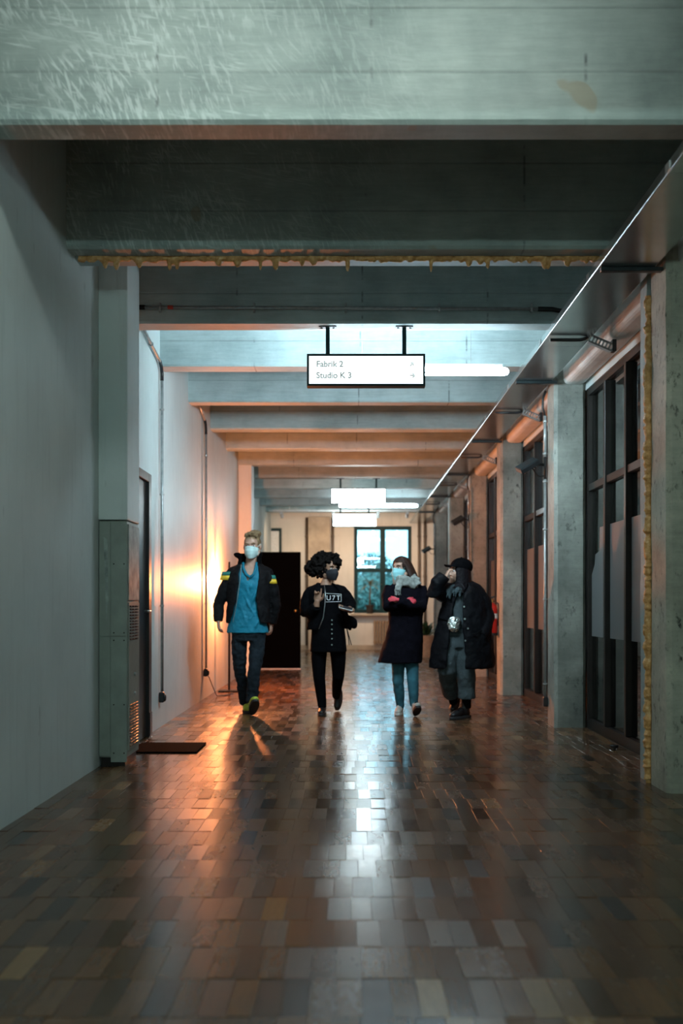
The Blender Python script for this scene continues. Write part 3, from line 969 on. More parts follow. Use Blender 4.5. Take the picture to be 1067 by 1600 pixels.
def column_conduit(y, label, flab, z_lamp=2.30, zb=.20, col_x=1.785):
    x = col_x - .024
    c_ = empty('conduit', (x, y, zb), label, 'conduit', 'conduits on the columns')
    MB().tube([(x + .005, y, 2.995), (x - .02, y, 2.93), (x - .022, y, 2.84), (x, y, 2.76)], .011, 10, (0, 1, 0)).build('flexible_hose', 'black_steel', c_, smooth=True)
    MB().tube([(x, y, 2.77), (x, y, z_lamp + .10)], .016, 12, (0, 1, 0)).build('pipe', 'galvanised', c_, smooth=True)
    MB().tube([(x, y, z_lamp - .10), (x, y, zb + .05)], .013, 12, (0, 1, 0)).build('pipe', 'galvanised', c_, smooth=True)
    MB().tube([(x, y, z_lamp + .10), (x, y, z_lamp - .10)], .010, 10, (0, 1, 0)).build('cable', 'black_steel', c_, smooth=True)
    for z in (2.72, z_lamp + .13, z_lamp - .12, 1.75, 1.12, .36):
        clip(c_, (x, y, z), (0, 0, 1), .021)
    socket(c_, (x, y, zb))
    # floodlight: flat tilted head on a bracket
    fl = empty('floodlight', (x - .03, y, z_lamp), flab, 'floodlight', 'black floodlights on the columns')
    hc = Vector((x - .165, y - .05, z_lamp + .015))
    M = Matrix.Rotation(R(-30), 3, 'Y') @ Matrix.Rotation(R(18), 3, 'X')
    MB().obox(hc, (.095, .085, .022), M).build('lamp_head', 'black_steel', fl, bevel=.006)
    MB().obox(hc + M @ Vector((0, 0, .024)), (.09, .08, .003), M).build('lamp_glass', 'dark_frame', fl)
    for k in range(6):
        MB().obox(hc + M @ Vector((-.06 + .024 * k, 0, -.03)), (.004, .06, .009), M).build('cooling_fin', 'black_steel', fl)
    MB().tube([(x - .012, y, z_lamp + .03), (x - .06, y, z_lamp + .035), hc + M @ Vector((.09, 0, 0))], .013, 8, (0, 1, 0)).build('bracket', 'black_steel', fl, smooth=True)
    MB().tube([(x - .012, y, z_lamp - .07), (x - .05, y, z_lamp - .075), (x - .085, y, z_lamp - .05), hc + M @ Vector((.03, 0, -.035))], .006, 8, (0, 1, 0)).build('lamp_cable', 'black_steel', fl, smooth=True)
column_conduit(8.965, 'metal conduit down the edge of the grey column with the big floodlight', 'black tilted floodlight on the column, largest and closest of the three')
column_conduit(14.76, 'thin conduit on the corner of the fully orange column', 'small black floodlight beside the fully orange column', col_x=1.79)
column_conduit(20.76, 'thin conduit on the cream lit column by the end wall', 'tiny black floodlight close to the end wall', z_lamp=2.2, col_x=1.79)

# ------------------------------------------------------------------ grey metal cabinet
cb = empty('metal_cabinet', (-1.56, 6.76, 0), 'tall narrow grey metal cabinet with vents under the white pillar', 'cabinet')
cx0, cx1, cy0, cy1, cz0, cz1 = XL + .006, -1.467, 6.58, 6.95, .06, 1.625
MB().box(cx0, cx1 - .004, cy0 + .004, cy1, cz0, cz1).build('body', 'grey_paint', cb, bevel=.004, seg=1)
MB().box(cx0 + .01, cx1 - .02, cy0 + .02, cy1 - .01, 0.0, cz0 - .0005).build('plinth', 'dark_brown_steel', cb)
xs = cx0 + .075
for (xa, xb, za, zb) in ((cx0 + .001, xs - .0015, cz0 + .01, .86), (cx0 + .001, xs - .0015, .863, cz1 - .003), (xs + .0015, cx1 - .004, cz0 - .03, .86), (xs + .0015, cx1 - .004, .863, cz1 - .003)):
    MB().box(xa, xb, cy0 - .002, cy0 + .0035, za, zb).build('front_panel', 'grey_paint', cb, bevel=.0015, seg=1)
MB().add([(cx0 + .03, cy0 - .0028, 1.52), (cx0 + .055, cy0 - .0028, 1.50), (cx0 + .062, cy0 - .0028, 1.1), (cx0 + .048, cy0 - .0028, .96), (cx0 + .04, cy0 - .0028, 1.2),
          (cx0 + .03, cy0 - .0022, 1.52), (cx0 + .055, cy0 - .0022, 1.50), (cx0 + .062, cy0 - .0022, 1.1), (cx0 + .048, cy0 - .0022, .96), (cx0 + .04, cy0 - .0022, 1.2)],
         [(0, 1, 2, 3, 4), (9, 8, 7, 6, 5)] + [((j + 1) % 5, j, 5 + j, 5 + (j + 1) % 5) for j in range(5)]).build('bare_patch', 'grey_paint_scraped', cb)
for z in (1.34, .885, .835, .41, .09):
    for xx in (xs + .022, cx1 - .022):
        MB().ell((xx, cy0 - .003, z), (.005, .003, .005), None, 8, 5).build('rivet', 'dark_brown_steel', cb)
dr = MB().box(cx1 - .0035, cx1 + .003, cy0 + .03, cy1 - .015, 1.10, cz1 - .02).build('door', 'grey_paint_scraped', cb, bevel=.002, seg=1)
tag(dr, 'shinier upper door')
lower = MB().box(cx1 - .0035, cx1 + .003, cy0 + .03, cy1 - .015, .10, 1.085).build('door', 'grey_paint', cb, bevel=.002, seg=1)
def vents(z0, z1, rows, parent):
    mb = MB()
    for k in range(rows):
        z = z0 + (z1 - z0) * k / (rows - 1)
        for c_ in range(3):
            ya = cy0 + .055 + c_ * .088
            mb.obox((cx1 + .0045, ya + .036, z), (.0035, .034, .0045), Matrix.Rotation(R(28), 3, 'Y'))
    tag(mb.build('vent_slots', 'black_steel', parent), 'rows of dark vent slots', kind='stuff')
vents(.84, 1.06, 12, lower)
vents(.13, .40, 14, lower)
for z in (.60, .47):
    MB().tube([(cx1 + .003, cy0 + .20, z), (cx1 + .014, cy0 + .20, z)], .012, 10, (0, 0, 1)).build('lock', 'galvanised', lower)

# ------------------------------------------------------------------ door mat, small floor wedge
tag(MB().box(-1.60, -1.10, 7.17, 7.66, .002, .012).build('door_mat', 'rubber_mat', bevel=.003, seg=1), 'thin dark rubber mat on the floor by the black door', 'mat')
st = MB().lathe([(.012, .0), (.014, .018), (.028, .02), (.030, .036), (.026, .040)], (1.945, 7.32, .001), 14)
tag(st.build('door_stop', 'black_steel', smooth=False), 'small black rubber door stop on the floor below the glazing', 'door stop')

# ------------------------------------------------------------------ floor lamp behind the man
lp = empty('floor_lamp', (-1.46, 12.3, 0), 'slim black floor lamp glowing orange against the left wall', 'lamp')
MB().box(-1.61, -1.31, 12.2, 12.40, 0.002, .018).build('base', 'black_steel', lp, bevel=.004)
MB().tube([(-1.486, 12.3, .018), (-1.486, 12.3, 1.60)], .014, 10, (0, 1, 0)).build('pole', 'black_steel', lp, smooth=True)
MB().tube([(-1.486, 12.3, 1.46), (-1.43, 12.3, 1.465), (-1.385, 12.3, 1.455)], .008, 8, (0, 1, 0)).build('arm', 'black_steel', lp, smooth=True)
MB().lathe([(.010, 1.455), (.024, 1.45), (.026, 1.42), (.020, 1.415)], (-1.385, 12.3, 0), 14).build('lamp_socket', 'black_steel', lp, smooth=True)
MB().lathe([(.012, 1.414), (.026, 1.40), (.034, 1.37), (.034, 1.33), (.024, 1.295), (.008, 1.285)], (-1.385, 12.3, 0), 16).build('bulb', 'lamp_light', lp, smooth=True)

# ------------------------------------------------------------------ fire extinguisher on the column
fe = empty('fire_extinguisher', (1.715, 12.0, .72), 'red fire extinguisher with a white band hanging on the column', 'extinguisher')
fxx, fyy = 1.712, 11.98
zb0 = CZ - 46 * 12 / F
MB().lathe([(.055, zb0), (.066, zb0 + .01), (.067, zb0 + .30), (.058, zb0 + .345), (.03, zb0 + .37), (.02, zb0 + .38)], (fxx, fyy, 0), 20).build('cylinder', 'red_paint', fe, smooth=True)
MB().lathe([(.068, zb0 - .012), (.070, zb0 - .010), (.070, zb0 + .016), (.068, zb0 + .018)], (fxx, fyy, 0), 20).build('foot_ring', 'black_steel', fe)
MB().lathe([(.0678, zb0 + .19), (.0684, zb0 + .19), (.0684, zb0 + .25), (.0678, zb0 + .25)], (fxx, fyy, 0), 20).build('paper_label', 'white_paper', fe)
MB().lathe([(.018, zb0 + .38), (.018, zb0 + .41), (.012, zb0 + .42)], (fxx, fyy, 0), 12).build('valve', 'brass', fe)
MB().obox((fxx - .02, fyy, zb0 + .435), (.06, .01, .008), Matrix.Rotation(R(-20), 3, 'Y')).build('lever', 'black_steel', fe)
MB().tube([(fxx + .015, fyy - .01, zb0 + .40), (fxx + .07, fyy - .03, zb0 + .37), (fxx + .082, fyy - .03, zb0 + .28), (fxx + .078, fyy - .02, zb0 + .12)], .009, 8, (0, 1, 0)).build('hose', 'black_steel', fe, smooth=True)
MB().box(fxx + .066, 1.789, fyy - .03, fyy + .03, zb0 + .1, zb0 + .16).build('wall_hook', 'black_steel', fe)

# ------------------------------------------------------------------ track spots at the far end
tl = empty('track_light', (0, 21.6, 3.1), 'pale spotlight track across the far end of the corridor', 'track light')
MB().box(-1.75, 1.58, 21.585, 21.615, 3.09, 3.13).build('rail', 'white_plastic', tl, bevel=.003, seg=1)
for xx in (-1.3, 1.4):
    MB().tube([(xx, 21.6, 3.13), (xx, 21.6, SZ)], .006, 6, (0, 1, 0)).build('hanger', 'white_plastic', tl)
for xx, tx in ((-1.47, -1.2), (-.35, -.3), (.62, .6), (1.25, 1.3)):
    h = Vector((xx, 21.6, 3.02)); tgt = Vector((tx, 23.7, 1.55))
    dv = (tgt - h).normalized()
    sp = MB().tube([h - dv * .06, h + dv * .07], .036, 14, (0, .3, 1)).build('spot_head', 'white_plastic', tl, smooth=False)
    MB().tube([h + dv * .0705, h + dv * .073], .030, 14, (0, .3, 1)).build('lens', 'spot_lens', sp)
    MB().tube([(xx, 21.6, 3.09), h], .010, 8, (0, 1, 0)).build('spot_stem', 'white_plastic', sp)
    ld = bpy.data.lights.new('spot', 'SPOT'); ld.energy = SPOT_POWER; ld.color = SPOT_COL; ld.spot_size = R(125); ld.spot_blend = .9; ld.shadow_soft_size = .04
    lo = bpy.data.objects.new('spot_lamp', ld); C.objects.link(lo)
    lo.parent = tl
    lo.location = h + dv * .085 - tl.location
    lo.rotation_euler = dv.to_track_quat('-Z', 'Y').to_euler()

# ------------------------------------------------------------------ radiator, pipes, plants at the end wall
ra = empty('radiator', (.75, YF - .1, .12), 'ribbed tan radiator under the end window', 'radiator')
for k in range(9):
    xx = .60 + .065 * k
    MB().box(xx - .024, xx + .024, YF - .15, YF - .04, .14, .70).build('radiator_rib', 'radiator_paint', ra, bevel=.012)
for z in (.19, .65):
    MB().tube([(.57, YF - .095, z), (1.15, YF - .095, z)], .018, 8, (0, 0, 1)).build('radiator_pipe', 'radiator_paint', ra)
for k, (xx, lab) in enumerate(((1.66, 'thin brown pipe on the end wall beside the window'), (1.80, 'thin brown pipe on the end wall in the far corner'), (-1.02, 'dark drain pipe beside the boxed duct'), (-.40, 'dark pipe on the window side of the boxed duct'))):
    p_ = empty('wall_pipe', (xx, YF - .05, 0), lab, 'pipe', 'pipes on the end wall')
    zt, zb_ = (3.5, .11) if k < 2 else ((3.15, 1.6) if k == 3 else (3.15, .11))
    MB().tube([(xx, YF - .05, zb_), (xx, YF - .05, zt)], .032, 10, (0, 1, 0)).build('pipe', 'pipe_brown', p_, smooth=True)
    for z in (1.75, 2.7):
        MB().tube([(xx, YF - .05, z - .02), (xx, YF - .05, z + .02)], .042, 10, (0, 1, 0)).build('collar', 'pipe_brown', p_)

def leaf_blade(base, dirv, ln, w, droop, mat, parent):
    mb = MB()
    base = Vector(base); dirv = Vector(dirv).normalized()
    side = dirv.cross(Vector((0, 0, 1)))
    if side.length < .05: side = Vector((1, 0, 0))
    side.normalize()
    top, bot = [], []
    pts = []
    for k in range(6):
        t = k / 5
        c = base + dirv * ln * t + Vector((0, 0, -droop * ln * t * t))
        ww = w * (1 - t) ** .6 * (0.5 + min(1, t * 3) * .5)
        pts.append((c - side * ww, c + side * ww, c + Vector((0, 0, .004))))
    vs_, fs = [], []
    for a, b_, m in pts:
        vs_ += [a, m, b_, m - Vector((0, 0, .006))]
    for k in range(5):
        o = k * 4
        for j in range(4):
            q = (j + 1) % 4
            fs.append((o + j, o + q, o + 4 + q, o + 4 + j))
    fs += [(0, 3, 2, 1), (20, 21, 22, 23)]
    mb.add(vs_, fs)
    mb.build('leaf', mat, parent, smooth=True)

yu = empty('potted_yucca', (.48, YF - .09, WZ0 - .012), 'spindly potted yucca standing on the end window sill', 'plant')
MB().lathe([(.07, WZ0 - .011), (.10, WZ0 + .17), (.108, WZ0 + .17), (.108, WZ0 + .20), (.092, WZ0 + .20), (.088, WZ0 + .17)], (.48, YF - .09, 0), 18).build('pot', 'dark_pot', yu, smooth=False)
MB().tube([(.48, YF - .09, WZ0 + .15), (.485, YF - .09, WZ0 + .4), (.50, YF - .10, WZ0 + .68)], [.022, .018, .016], 8, (0, 1, 0)).build('stem', 'bark', yu, smooth=True)
rn = random.Random(2)
for k in range(26):
    a = rn.uniform(0, 2 * PI); el = rn.uniform(-.2, 1.3)
    leaf_blade((.50, YF - .10, WZ0 + .64 + .06 * rn.random()), (math.cos(a) * math.cos(el), math.sin(a) * math.cos(el) * .45 - .12, math.sin(el)), rn.uniform(.2, .36), .022, rn.uniform(.2, .7), 'dry_leaf', yu)

pb = empty('potted_shrub', (1.60, 20.3, 0), 'leafy green shrub in a big tan pot behind the woman with the scarf', 'plant')
MB().lathe([(.13, .001), (.18, .40), (.195, .40), (.195, .45), (.17, .45), (.165, .40)], (1.56, 20.3, 0), 20).build('pot', 'terracotta', pb)
MB().lathe([(.16, .40), (.16, .415), (.02, .42)], (1.56, 20.3, 0), 14).build('soil', 'bark', pb)
for k in range(60):
    a = rn.uniform(0, 2 * PI); el = rn.uniform(.1, 1.45)
    r0 = rn.uniform(0, .1)
    leaf_blade((1.56 + r0 * math.cos(a), 20.3 + r0 * math.sin(a), .42 + rn.uniform(0, .18)), (math.cos(a) * math.cos(el), math.sin(a) * math.cos(el), math.sin(el)), rn.uniform(.18, .42), .035, rn.uniform(.2, .6), 'leaf', pb)

# ------------------------------------------------------------------ outside the end window
tag(MB().box(-30, 30, YF + .3, 90, -.25, -.05).build('ground_outside', 'grass'), 'grassy ground outside the end window', 'ground', kind='structure')
def garden_tree(x, y, h, r, seed, label):
    rn = random.Random(seed)
    t = empty('garden_tree', (x, y, -.05), label, 'tree', 'trees outside the end window')
    MB().tube([(x, y, -.05), (x + .1, y, h * .3), (x, y, h * .7)], [.16, .12, .05], 8, (0, 1, 0)).build('trunk', 'bark', t, smooth=True)
    vs_, fs = [], []
    for k in range(2600):
        a = rn.uniform(0, 2 * PI); u = rn.uniform(-1, 1); q = rn.random() ** .4
        s = math.sqrt(1 - u * u)
        lump = 1 + .3 * math.sin(3 * a + seed) * s
        p = Vector((x + r * q * s * math.cos(a) * lump, y + r * q * s * math.sin(a) * lump, h * .62 + h * .40 * q * u))
        e1 = Vector((rn.gauss(0, 1), rn.gauss(0, 1), rn.gauss(0, 1))).normalized() * .10
        e2 = e1.orthogonal().normalized() * .05
        o = len(vs_)
        vs_ += [p - e1, p + e2, p + e1, p - e2]
        fs.append((o, o + 1, o + 2, o + 3))
    tag(MB().add(vs_, fs).build('foliage', 'tree_leaf', t), kind='stuff')
garden_tree(.55, 31, 2.0, 1.2, 1, 'low bushy tree filling the lower panes of the end window')
garden_tree(2.6, 35, 2.5, 1.0, 2, 'bushy tree at the hinge side behind the end window, partly hidden')
garden_tree(1.1, 44, 3.3, 1.5, 3, 'taller pale tree rising into the upper panes of the end window')
# ------------------------------------------------------------------ people
def skin_mat(name, col):
    m, nt, b = new_mat(name)
    v = coords(nt)
    L(nt, ramp(nt, tex_noise(nt, v, 40, 4), [(0.3, tuple(c * .88 for c in col)), (0.7, col)]), b.inputs['Base Color'])
    b.inputs['Roughness'].default_value = 0.5
    b.inputs['Subsurface Weight'].default_value = 0.06
    b.inputs['Subsurface Radius'].default_value = (0.01, 0.004, 0.002)
skin_mat('skin_light', (0.50, 0.30, 0.22))
skin_mat('skin_brown', (0.30, 0.16, 0.10))
plain('cloth_black', (0.0026, 0.0026, 0.0034), 0.85, 0, 0.3, 20, 0.4, 60, 0.05)
plain('cloth_coat', (0.0045, 0.004, 0.007), 0.9, 0, 0.3, 25, 0.4, 90, 0.06)
plain('cloth_waxed', (0.004, 0.0044, 0.006), 0.55, 0, 0.3, 12, 0.5, 30, 0.10)
plain('jacket_charcoal', (0.007, 0.007, 0.008), 0.65, 0, 0.3, 15, 0.5, 40, 0.10)
plain('shirt_teal', (0.006, 0.19, 0.29), 0.6, 0, 0.18, 8, 0.5, 25, 0.3)
plain('denim_dark', (0.013, 0.019, 0.025), 0.8, 0, 0.5, 9, 0.5, 40, 0.10)
plain('denim_teal', (0.035, 0.12, 0.155), 0.75, 0, 0.4, 9, 0.5, 40, 0.15)
plain('wool_grey', (0.055, 0.072, 0.078), 0.85, 0, 0.25, 14, 0.5, 60, 0.15)
plain('scarf_grey', (0.27, 0.29, 0.27), 0.9, 0, 0.4, 30, 0.8, 60, 0.2)
plain('scarf_teal', (0.045, 0.065, 0.072), 0.9, 0, 0.5, 40, 0.8, 60, 0.15)
plain('mask_blue', (0.55, 0.74, 0.72), 0.7, 0, 0.08, 30)
plain('mask_teal', (0.30, 0.66, 0.70), 0.7, 0, 0.08, 30)
plain('mask_black', (0.008, 0.008, 0.012), 0.8, 0, 0.2, 30)
plain('hair_blond', (0.24, 0.155, 0.075), 0.55, 0, 0.5, 90, 0.8, 160)
plain('hair_black', (0.006, 0.0045, 0.004), 0.8, 0, 0.5, 60, 0.6, 120, 0.08)
plain('hair_brown', (0.035, 0.017, 0.012), 0.5, 0, 0.5, 60, 0.6, 120, 0.3)
plain('hair_ink', (0.006, 0.005, 0.007), 0.5, 0, 0.4, 60, 0.5, 120, 0.15)
plain('sneaker_lime', (0.42, 0.52, 0.05), 0.55, 0, 0.4, 25, 0.3)
plain('sneaker_grey', (0.42, 0.42, 0.38), 0.6, 0, 0.3, 25, 0.3)
plain('sole_dark', (0.02, 0.018, 0.02), 0.7)
plain('sole_white', (0.6, 0.6, 0.56), 0.6)
plain('boot_leather', (0.007, 0.006, 0.007), 0.38, 0, 0.3, 15, 0.2)
plain('glove_red', (0.62, 0.05, 0.075), 0.7, 0, 0.2, 30, 0.3)
plain('silver_foil', (0.62, 0.68, 0.66), 0.22, 0.95, 0.2, 14, 0.6, 18)
plain('patch_green', (0.02, 0.20, 0.16), 0.6)
plain('patch_yellow', (0.75, 0.50, 0.03), 0.55)
plain('print_white', (0.72, 0.74, 0.74), 0.7)
plain('eye_white', (0.7, 0.68, 0.66), 0.25)
plain('iris', (0.02, 0.018, 0.016), 0.2)
plain('zip_metal', (0.45, 0.50, 0.50), 0.3, 0.9)

def person(x, y, label):
    return empty('person', (x, y, 0), label, 'person', 'people walking down the corridor')

def head_M(yaw, pitch=0.0, roll=0.0):
    return Matrix.Rotation(R(yaw), 3, 'Z') @ Matrix.Rotation(R(roll), 3, 'Y') @ Matrix.Rotation(R(pitch), 3, 'X')

def add_head(mb, c, M, s=1.0):
    c = Vector(c)
    def E(p, r):
        mb.ell(c + M @ (Vector(p) * s), tuple(q * s for q in r), M, 18, 12)
    E((0, .018, .030), (.073, .093, .082))
    E((0, -.022, -.030), (.061, .066, .075))
    E((0, -.045, -.070), (.048, .045, .038))
    E((0, -.068, -.098), (.024, .020, .017))
    E((0, -.070, .027), (.050, .016, .010))
    for sx in (-1, 1):
        E((sx * .035, -.052, -.022), (.020, .020, .019))
        E((sx * .076, .014, -.008), (.009, .021, .031))
        E((sx * .012, -.096, -.033), (.008, .009, .007))
        mb.tube([c + M @ Vector((sx * .045 * s, -.01 * s, -.09 * s)), c + M @ Vector((sx * .055 * s, .005 * s, -.04 * s))], [.02 * s, .026 * s], 8)
    mb.tube([c + M @ (Vector((0, -.078, .020)) * s), c + M @ (Vector((0, -.094, -.008)) * s), c + M @ (Vector((0, -.104, -.032)) * s)], [.007 * s, .009 * s, .012 * s], 10, (1, 0, 0))
    E((0, -.084, -.060), (.022, .009, .006))
    E((0, -.083, -.069), (.020, .009, .006))

def face_bits(p, c, M, s, brow):
    c = Vector(c)
    for sx in (-1, 1):
        e = MB().ell(c + M @ (Vector((sx * .031, -.0685, .004)) * s), (.0125 * s, .0115 * s, .0065 * s), M, 12, 8).build('eye', 'eye_white', p, smooth=True)
        MB().ell(c + M @ (Vector((sx * .031, -.0780, .004)) * s), (.0062 * s, .0032 * s, .0060 * s), M, 10, 6).build('iris', 'iris', e, smooth=True)
        MB().tube([c + M @ (Vector((sx * .014, -.087, .023)) * s), c + M @ (Vector((sx * .034, -.084, .029)) * s), c + M @ (Vector((sx * .052, -.068, .024)) * s)], [.0035 * s, .0045 * s, .002 * s], 8).build('eyebrow', brow, p, smooth=True)

def face_mask(p, c, M, s, mat, folds=True):
    c = Vector(c)
    mb = MB()
    nu, nv = 20, 12
    outer, inner = [], []
    for i in range(nv + 1):
        t = i / nv
        z0_ = .004 - .116 * t
        # profile over nose, mouth and chin
        yf = -.124 + .018 * abs(t - .35) / .35 if t < .35 else -.124 + .024 * ((t - .35) / .65) ** 1.6
        wd = .0655 - .002 * t - .022 * t ** 3
        pl = .0032 * math.sin(t * PI * 7) if folds else 0
        ro, ri = [], []
        for j in range(nu + 1):
            a = -1 + 2 * j / nu
            x = wd * math.sin(a * 1.25) / math.sin(1.25)
            z = z0_ - .024 * a * a * (1 - t) + .014 * a * a * t
            y = yf + (.096 - .016 * t) * (1 - math.cos(a * 1.35)) / (1 - math.cos(1.35)) - pl * (1 - a * a)
            ro.append(c + M @ (Vector((x, y, z)) * s))
            ri.append(c + M @ (Vector((x * .965, y + .004, z)) * s))
        outer.append(ro); inner.append(ri)
    vs_, fs = [], []
    W_ = nu + 1
    for r in outer: vs_ += r
    for r in inner: vs_ += r
    o2 = W_ * (nv + 1)
    for i in range(nv):
        for j in range(nu):
            a = i * W_ + j
            fs += [(a, a + 1, a + W_ + 1, a + W_), (o2 + a + W_, o2 + a + W_ + 1, o2 + a + 1, o2 + a)]
    for i in range(nv):
        a = i * W_; fs.append((a, a + W_, o2 + a + W_, o2 + a))
        a = i * W_ + nu; fs.append((a + W_, a, o2 + a, o2 + a + W_))
    for j in range(nu):
        fs.append((j + 1, j, o2 + j, o2 + j + 1))
        a = nv * W_ + j; fs.append((a, a + 1, o2 + a + 1, o2 + a))
    mb.add(vs_, fs)
    m = mb.build('face_mask', mat, p, smooth=True)
    for sx in (-1, 1):
        MB().tube([c + M @ (Vector((sx * .062, -.045, -.005)) * s), c + M @ (Vector((sx * .078, .0, .018)) * s), c + M @ (Vector((sx * .084, .030, .012)) * s), c + M @ (Vector((sx * .078, .012, -.04)) * s), c + M @ (Vector((sx * .052, -.050, -.085)) * s)], .0016, 6).build('ear_loop', mat, m, smooth=True)
    return m

def add_hand(mb, wrist, dirv, palm, thumb_side, curl=(35, 40, 45, 50), s=1.0, thumb_out=0.7, fat=1.0):
    """Palm, four fingers of three bones each and a thumb from the side of the palm."""
    w = Vector(wrist); d = Vector(dirv).normalized()
    n = Vector(palm); n = (n - d * n.dot(d)).normalized()
    ac = d.cross(n).normalized() * thumb_side        # towards the thumb
    M = Matrix((ac, n, d)).transposed()
    mb.ell(w + d * .045 * s, (.040 * s, .0155 * s * fat, .052 * s), M, 14, 10)
    mb.tube([w - d * .05 * s, w + d * .02 * s], [.027 * s * fat, .026 * s * fat], 10, n)
    lens = (.068, .077, .071, .055)
    for i in range(4):
        off = .029 - .0192 * i
        p = w + d * (.082 - abs(i - 1.2) * .004) * s + ac * off * s
        base = w + d * .05 * s + ac * off * .8 * s
        pts, rr = [base, p], [.0095 * s * fat, .0092 * s * fat]
        dv = d.copy()
        fan = ac * (off * 1.6)
        for k in range(3):
            rot = Matrix.Rotation(R(curl[i] * (.7, 1.15, .8)[k]), 3, d.cross(n).normalized())
            test = rot @ dv
            if test.dot(n) < dv.dot(n):
                rot = Matrix.Rotation(-R(curl[i] * (.7, 1.15, .8)[k]), 3, d.cross(n).normalized())
            dv = (rot @ dv).normalized()
            p = p + (dv + fan * .4).normalized() * lens[i] * (.45, .31, .24)[k] * s
            pts.append(p); rr.append((.0088, .0080, .0068)[k] * s * fat)
        mb.tube(pts, rr, 8, ac)
    t0 = w + d * .018 * s + ac * .022 * s
    t1 = t0 + (d * .55 + ac * thumb_out + n * .25).normalized() * .042 * s
    t2 = t1 + (d * .85 + ac * .25 + n * .3).normalized() * .032 * s
    t3 = t2 + (d * .95 + ac * .0 + n * .25).normalized() * .024 * s
    mb.tube([t0, t1, t2, t3], [.014 * s * fat, .0115 * s * fat, .0098 * s * fat, .0075 * s * fat], 8, n)

def shoe(p, x, y, z, heading, pitch, up_mat, sole_mat, s=1.0, boot=0.0, pivot=(0, 0, 0), name='shoe'):
    """heading 0 points the toe at the camera; pitch lifts the toe (about pivot in shoe space)."""
    M = Matrix.Rotation(R(heading), 3, 'Z') @ Matrix.Rotation(R(-pitch), 3, 'X')
    pv = Vector(pivot)
    base = Vector((x, y, z))
    def T(q):
        return base + M @ ((Vector(q) - pv) * s)
    mb = MB()
    def E(c, r):
        mb.ell(T(c), tuple(a * s for a in r), M, 16, 10)
    E((0, -.100, .042), (.043, .060, .030))
    E((0, -.045, .052), (.043, .085, .042))
    E((0, .055, .055), (.036, .060, .055))
    E((0, .0, .075), (.034, .060, .038))
    mb.tube([T((0, .045, .05)), T((0, .052, .10)), T((0, .055, .118 + boot))], [(.040 * s, .048 * s), (.041 * s, .047 * s), (.043 * s, .048 * s)], 16, M @ Vector((0, -1, 0)))
    u = remeshed(mb, name, up_mat, p, .006, 4)
    sm = MB()
    rings = []
    for zz, g in ((0.0, .94), (.006, 1.0), (.024, 1.0), (.030, .95)):
        ring = []
        for k in range(28):
            a = 2 * PI * k / 28
            yy = math.sin(a) * .150 - .015
            wd = .046 + .006 * math.sin(-a) - .010 * max(0, math.sin(a)) * .6
            ring.append(T((math.copysign(abs(math.cos(a)) ** .8, math.cos(a)) * wd * g, yy * g, zz)))
        rings.append(ring)
    sm.skin(rings)
    sm.build('sole', sole_mat, u, smooth=False)
    lc = MB()
    for k in range(4):
        q = .012 + k * .018
        lc.tube([T((-.022, -.075 + q * 1.3, .085 + q * .45)), T((0, -.078 + q * 1.3, .093 + q * .45)), T((.022, -.075 + q * 1.3, .085 + q * .45))], .0035 * s, 6)
    tag(lc.build('laces', sole_mat if sole_mat != 'sole_dark' else 'cloth_black', u), kind='stuff')
    return u

FULL = (-89.5, 269.5)

# ============================================================ man with the teal shirt
D = 9.75
def p(px, py, dy=0.0): return P(px, py, D + dy)
man = person(p(389, 1115).x, D, 'man in open dark jacket, teal v-neck shirt and pale mask, striding')
hc = p(394.0, 853.5); hM = head_M(-8, 4); hs = 1.07
body = MB()
add_head(body, hc, hM, hs)
body.tube([hc + Vector((0, .02, -.06)), p(392, 880, .02), p(390.5, 893, .03)], [.054, .055, .075], 16)
def ring(px, py, rx, ry, dy=0.0):
    q = p(px, py, dy); return (q.x, q.y, q.z, rx, ry)
def oring(px, py, rx, ry, a0, a1, dy=0.0):
    q = p(px, py, dy); return (q.x, q.y, q.z, rx, ry, a0, a1)
body.hloft([ring(388, 1000, .13, .09), ring(388, 975, .145, .095), ring(388, 940, .13, .088), ring(389, 908, .155, .106), ring(390, 893, .15, .090), ring(391, 885, .07, .055)])
for sx, pts, rr in ((-1, [p(363, 894, .01), p(350, 920, .01), p(341.5, 945, .02), p(341, 969, -.01)], [.045, .04, .034, .028]), (1, [p(417, 894, .01), p(426, 920, .04), p(430, 947, .08), p(425, 972, .12)], [.045, .04, .034, .028]),
                    (-1, [p(377, 995), p(375, 1020, .01), p(376, 1046, .03), p(381, 1075, .10), p(383.5, 1098, .16)], [.06, .055, .045, .04, .036]), (1, [p(400, 995), p(399.5, 1020, -.06), p(397.5, 1046, -.12), p(395, 1075, -.13), p(394, 1097, -.13)], [.06, .055, .045, .04, .036])):
    body.tube(pts, rr, 12)
add_hand(body, p(341, 969, -.02), (.05, -.1, -1), (1, .25, 0), -1, (28, 34, 38, 42), .95)
add_hand(body, p(424, 974, .12), (-.05, .1, -1), (-1, .25, 0), 1, (28, 34, 38, 42), .95)
remeshed(body, 'body', 'skin_light', man, .0055, 3)
face_bits(man, hc, hM, hs, 'hair_blond')
face_mask(man, hc, hM, hs, 'mask_blue')
